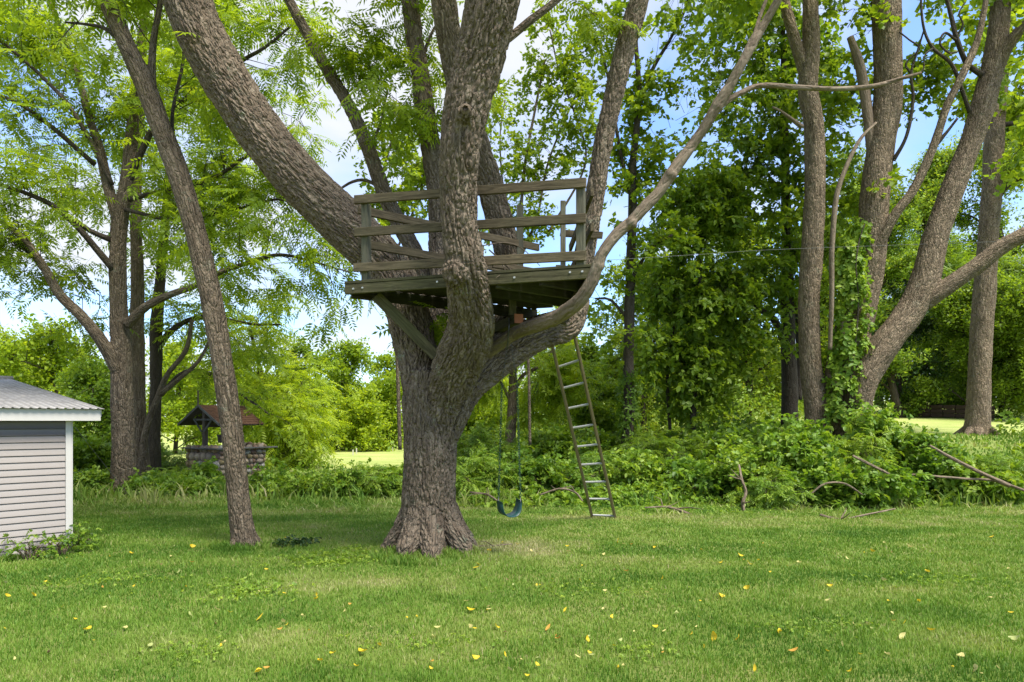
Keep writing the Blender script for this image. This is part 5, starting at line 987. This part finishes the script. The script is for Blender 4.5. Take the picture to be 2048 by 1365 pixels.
# ivy on the middle trunk
g = np.random.default_rng(81)
IV = empty('ivy_vine', tuple(P(1690, 830, 16.75)), 'leafy ivy climbing the middle trunk of the clump tree', 'ivy')
c = cat_path(pxpath([(1688, 830, 16.6, 50), (1690, 760, 16.6, 46), (1700, 680, 16.6, 50), (1705, 600, 16.6, 44), (1700, 540, 16.6, 34), (1706, 490, 16.7, 22), (1722, 440, 16.7, 14)]), n=14)
n = 800; k = g.integers(0, len(c), n); a = g.random(n) * 6.28; rr = c[k, 3] * (0.8 + 0.45 * g.random(n))
pos = c[k, :3] + np.stack([np.cos(a) * rr, np.sin(a) * rr * 0.7, g.normal(0, 0.05, n)], 1)
la = np.stack([np.cos(a) * 0.3, np.sin(a) * 0.3, -0.8 + g.normal(0, 0.2, n)], 1) + g.normal(0, 0.3, (n, 3)); ln = np.stack([np.cos(a), np.sin(a), 0.3 + np.zeros(n)], 1) + g.normal(0, 0.25, (n, 3))
link('leaves', leaves_mesh('leaves', 'leafy', pos, la, ln, 0.27 * (0.6 + 0.7 * g.random(n)), g, 0.15), M['shrub'], IV)
link('stem', tubes_mesh('stem', [c[::8] * np.array([1, 1, 1, 0]) + np.array([0.02, -0.25, 0, 0.015])], 6), M['bark_dark'], IV)
# low ivy on the slender tree foot
c = cat_path(pxpath([(1256, 885, 17.9, 24), (1258, 800, 17.9, 26), (1258, 740, 17.9, 24)]), n=10); n = 260; k = g.integers(0, len(c), n); a = g.random(n) * 6.28
pos = c[k, :3] + np.stack([np.cos(a), np.sin(a), np.zeros(n)], 1) * (c[k, 3] * (0.9 + 0.6 * g.random(n)))[:, None]
IV2 = empty('ivy_vine', tuple(P(1256, 885, 17.9)), 'ivy sleeve around the foot of the slender tree', 'ivy')
link('leaves', leaves_mesh('leaves', 'leafy', pos, np.stack([np.cos(a) * .3, np.sin(a) * .3, -0.8 + np.zeros(n)], 1) + g.normal(0, .3, (n, 3)), np.stack([np.cos(a), np.sin(a), np.zeros(n)], 1) + g.normal(0, .25, (n, 3)), 0.18 * (0.7 + 0.6 * g.random(n)), g, 0.0), M['deep'], IV2)
# retaining wall and stakes
RW = P(1838, 828, 33); RW2 = P(1990, 826, 31)
rwl = empty('retaining_wall', (RW[0], RW[1], gz(RW[0], RW[1])), 'low brown retaining wall at the back of the raised lawn', 'wall')
for r_ in range(3):
    for k in range(6):
        a = RW + (RW2 - RW) * k / 6; b = RW + (RW2 - RW) * (k + 0.97) / 6; zb = gz(a[0], a[1]) + 0.02 + r_ * 0.2
        beam('block', (a[0], a[1], zb + 0.1), (b[0], b[1], zb + 0.1), 0.19, 0.25, M['retain'], rwl, bev=0.02)
for k, (px, yt, yb, d) in enumerate(((640, 910, 932, 30), (661, 905, 928, 30.5), (706, 900, 927, 31.5), (713, 897, 920, 33), (785, 895, 912, 36))):
    p = P(px, yb, d); zb = gz(p[0], p[1]); o = beam('garden_stake', (p[0], p[1], zb - 0.05), (p[0], p[1], P(px, yt, d)[2]), 0.055, 0.045, M['stake'], None, upv=(1, 0, 0))
    tag(o, ('pale stake in the meadow nearest the well', 'second pale stake from the well in the meadow', 'pale stake at the front of the close pair in the meadow', 'pale stake at the back of the close pair in the meadow', 'short pale post at the meadow edge beside the big trunk')[k], 'stake', 'stakes standing in the meadow')
# wires
def wire(name, pts, r, label):
    o = link(name, tubes_mesh(name, [np.array([list(p) + [r] for p in pts])], 5, n=8), M['wire']); return tag(o, label, 'wire')
wire('overhead_wire', (P(1195, 522, 13), P(1420, 508, 14), P(1590, 498, 15), P(2100, 480, 18)), 0.0035, 'thin pale wire crossing behind the dead limb to the grey trunks')
wire('guy_wire', (P(150, 855, 12.5), P(205, 925, 13.7), P(268, 1003, 14.6)), 0.005, 'thin guy wire slanting down to the lawn beside the thick walnut')
# ---------------------------------------------------------------- fallen wood and leaves
def stick(name, L, label, cat='branch', mat='dead_wood', subs=0, seed=0):
    g = np.random.default_rng(seed); p = pxpath(L); paths = [p]
    for k in range(subs):
        a = p[g.integers(1, len(p) - 1)]; e = a[:3] + g.normal(0, 0.22, 3) * np.array([1, 0.8, 0.4]) + np.array([0, 0, 0.06]); paths.append(np.array([list(a[:3]) + [a[3] * 0.6], list((a[:3] + e) / 2 + g.normal(0, 0.03, 3)) + [a[3] * 0.45], list(e) + [0.002]]))
    base = p[0, :3].copy(); 
    me = tubes_mesh(name, paths, 7, step=0.06, wob=0.15); me.transform(Matrix.Translation(Vector(-base))); o = link(name, me, M[mat]); o.location = base; return tag(o, label, cat)
stick('fallen_pole', [(2020, 972, 13.2, 9), (1960, 945, 13.4, 8), (1900, 915, 13.7, 7), (1860, 892, 14, 5)], 'long pale fallen pole sloping through the bushes by the right edge', seed=1)
stick('fallen_branch', [(2060, 985, 13.2, 6), (1990, 962, 13.4, 5), (1930, 958, 13.5, 5), (1830, 950, 13.6, 4), (1780, 948, 13.7, 3)], 'grey branch lying below the pale fallen pole', subs=3, seed=2)
stick('fallen_branch', [(1705, 912, 13.3, 5), (1745, 932, 13.2, 6), (1790, 955, 13.1, 5)], 'short pale branch poking out of the middle shrubs', seed=3)
stick('arching_stem', [(1620, 990, 12.9, 3), (1650, 968, 12.9, 4), (1690, 968, 12.9, 4), (1725, 990, 12.9, 3)], 'thin arching stem in front of the middle shrubs', seed=4)
stick('bare_stem', [(1488, 1026, 12.7, 7), (1486, 1005, 12.75, 7), (1492, 985, 12.8, 6), (1484, 960, 12.9, 5), (1478, 930, 13.1, 4)], 'bare twisted stem rising from the lawn edge', subs=3, seed=5)
stick('fallen_twig', [(1382, 1030, 12.3, 7), (1350, 1018, 12.5, 6), (1325, 1014, 12.6, 4), (1290, 1016, 12.6, 3)], 'grey twig on the lawn edge right of the ladder', subs=3, seed=6)
stick('fallen_twig', [(1625, 1046, 11.6, 6), (1660, 1052, 11.4, 8), (1700, 1056, 11.3, 6), (1760, 1040, 11.7, 4)], 'dark broken twigs lying on the dry grass below the shrubs', subs=6, seed=7)
stick('fallen_twig', [(1640, 1030, 12, 5), (1680, 1040, 11.8, 5), (1730, 1030, 12, 4), (1790, 1018, 12.3, 3)], 'pale forked twig lying above the dark broken twigs', subs=5, seed=8)
stick('fallen_twig', [(1076, 1104, 9.1, 6), (1090, 1112, 8.9, 8), (1100, 1121, 8.7, 5)], 'small chunk of bark and twig on the lawn right of the big trunk', seed=9)
stick('root_twig', [(925, 1118, 8.4, 8), (942, 1108, 8.55, 8), (950, 1095, 8.8, 6), (985, 1092, 8.9, 3), (1025, 1088, 9.0, 2)], 'thin stick lying against the right root of the big trunk', subs=2, seed=10)
stick('fallen_twig', [(1080, 990, 13.2, 3), (1120, 978, 13.3, 4), (1150, 985, 13.2, 4), (1165, 1002, 12.9, 3)], 'arched pale twig between the swing and the ladder', subs=4, seed=11)
stick('fallen_twig', [(940, 985, 13.2, 3), (975, 990, 13, 4), (1000, 1006, 12.6, 3)], 'pale twigs behind the swing seat', subs=4, seed=12)
stick('fallen_twig', [(150, 1135, 8.1, 4), (172, 1115, 8.6, 4), (184, 1098, 8.9, 2)], 'dry bent stem on the grass beside the shed corner', seed=13)
g = np.random.default_rng(91)
# leafy twig by the leaning tree
pos = np.stack([g.uniform(-3.3, -2.75, 60), g.uniform(9.2, 9.6, 60), np.full(60, 0.0)], 1); pos[:, 2] = H(pos[:, 0], pos[:, 1]) + 0.03 + 0.05 * g.random(60)
me = leaves_mesh('fallen_sprig', 'leafy', pos, g.normal(0, 1, (60, 3)) * np.array([1, 1, .2]), g.normal(0, .2, (60, 3)) + np.array([0, 0, 1]), np.full(60, 0.10), g, -0.3); tag(link('fallen_sprig', me, M['dark']), 'dark withered leafy sprig on the lawn beside the leaning tree', 'twig')
# clover-like leafy patches in the lawn
def patch(px, py, rx, ry, n, label, seed, scale=0.07, mat='shrub'):
    g = np.random.default_rng(seed); d = 1.7 * F / (py - HZ); c0 = P(px, py, d); x = c0[0] + g.normal(0, rx, n); y = c0[1] + g.normal(0, ry, n)
    pos = np.stack([x, y, H(x, y) + 0.015 + 0.025 * g.random(n)], 1)
    tag(link('ground_weeds', leaves_mesh('ground_weeds', 'leafy', pos, g.normal(0, 1, (n, 3)) * np.array([1, 1, .3]), g.normal(0, .3, (n, 3)) + np.array([0, 0, 1]), np.full(n, scale) * (0.7 + .6 * g.random(n)), g, 0.2), M[mat]), label, 'weeds', kind='stuff')
patch(700, 1115, 0.4, 0.3, 240, 'patch of leafy weeds left of the big trunk foot', 1); patch(500, 1185, 0.25, 0.2, 120, 'bright tuft of weeds in the lawn below the leaning tree', 2)
patch(650, 1130, 0.35, 0.2, 150, 'thin weeds between the leaning tree and the big trunk', 3); patch(1350, 1020, 0.9, 0.4, 260, 'weedy strip right of the ladder foot', 4, 0.09)
for k, (px, py, rx, ry, n_) in enumerate(((1290, 1300, 0.14, 0.09, 60), (380, 1310, 0.2, 0.12, 80), (1620, 1260, 0.25, 0.12, 80), (1880, 1165, 0.5, 0.2, 120), (230, 1165, 0.4, 0.2, 110), (1150, 1180, 0.4, 0.15, 90), (820, 1290, 0.3, 0.1, 70))):
    patch(px, py, rx, ry, n_, ('clover clump in the front lawn right of centre', 'clover clump in the front lawn below the shed side', 'clover clump in the front lawn towards the right', 'broad weedy patch in the lawn below the right shrubs', 'broad weedy patch in the lawn near the shed', 'faint weedy patch below the swing and ladder', 'clover clump in front of the big trunk')[k], 20 + k, 0.045)
# fallen leaves
LMS = []
for k in range(6):
    rr = np.random.default_rng(500 + k); L = 1.0; wv_ = 0.20 + 0.14 * rr.random(); cu = rr.uniform(0.2, 0.9); tw = rr.uniform(-0.2, 0.2); ts = np.linspace(0, 1, 5); V = []
    for t_ in ts:
        hw = wv_ * math.sin(math.pi * (t_ * 0.9 + 0.06)) ** 0.8; zc = cu * (t_ - 0.5) ** 2 * 1.6
        V += [(t_ - 0.5, -hw, zc + 0.25 * hw + tw * hw), (t_ - 0.5, 0, zc), (t_ - 0.5, hw, zc + 0.25 * hw - tw * hw)]
    Q = [(i_ * 3 + j, i_ * 3 + j + 1, i_ * 3 + j + 4, i_ * 3 + j + 3) for i_ in range(4) for j in range(2)]
    LMS.append((V, Q))
KIND = {'fy': ('yellow leaf lying flat in the mown grass', 'yellow fallen leaves on the lawn'), 'fp': ('pale yellow faded leaf lying in the mown grass', 'pale fallen leaves on the lawn'), 'fo': ('orange brown leaf lying in the mown grass', 'orange fallen leaves on the lawn'),
        'fg': ('half green fallen leaf lying in the mown grass', 'greenish fallen leaves on the lawn'), 'fb': ('dead brown curled leaf lying in the mown grass', 'brown fallen leaves on the lawn')}
LM = {(mk_, k): mkmesh('fallen_leaf', LMS[k][0], [np.array(LMS[k][1])]) for mk_ in KIND for k in range(6)}
for (mk_, k), me in LM.items(): me.materials.append(M[mk_])
spots = [(1096, 1258), (1112, 1275), (950, 1260), (993, 1257), (1043, 1325), (1310, 1258), (1400, 1207), (1745, 1268), (1865, 1272), (1325, 1310), (520, 1245), (300, 1303), (442, 1303), (372, 1182), (632, 1205), (690, 1228), (790, 1188), (1210, 1185), (1230, 1145), (1540, 1150), (1728, 1108), (1745, 1105), (1660, 1180), (2030, 1290), (1980, 1205), (1180, 1310), (1700, 1352), (560, 1268), (380, 1240), (250, 1268), (30, 1330), (640, 1330), (1020, 1345), (1055, 1358), (1510, 1345), (1905, 1345), (1135, 1100), (1310, 1100), (1480, 1115)]
for k in range(175):
    px = g.uniform(0, 2048); py = 1060 + 300 * g.random() ** 0.85
    if k % 3 == 0: px, py = g.normal(1300, 330), 1080 + 260 * g.random()
    spots.append((px, py))
for px, py in spots:
    d = (1.7) * F / (py - HZ); p = P(px, py, d)
    if not bool(not_shed(p[0], p[1])) or (p[0] + 1.03) ** 2 + (p[1] - 8.6) ** 2 < 0.45: continue
    mk_ = g.choice(['fy', 'fp', 'fo', 'fg', 'fb'], p=[0.52, 0.22, 0.1, 0.12, 0.04]); o = bpy.data.objects.new('fallen_leaf', LM[(mk_, int(g.integers(0, 6)))]); sc.collection.objects.link(o)
    s_ = 0.03 + 0.055 * g.random() ** 1.7; o.location = (p[0], p[1], gz(p[0], p[1]) + 0.03); o.rotation_euler = (g.normal(0, 0.45), g.normal(0, 0.45), g.random() * 6.28); o.scale = (s_,) * 3
    zone = 'close to the camera' if py > 1250 else ('near the foot of the big trunk' if abs(px - 880) < 170 else ('on the side of the shed' if px < 710 else 'on the dry grass towards the shrubs' if py < 1130 else 'in the middle of the lawn'))
    tag(o, ('small ' if s_ < 0.058 else 'big ') + KIND[mk_][0].replace(' in the mown grass', '').replace(' flat', '') + ' ' + zone, 'leaf', KIND[mk_][1])
print('TOTAL quads leaves', QUADS, 'tris', sum(sum(max(1, p.loop_total - 2) for p in []) for _ in [0]), 'time', time.time() - T0)
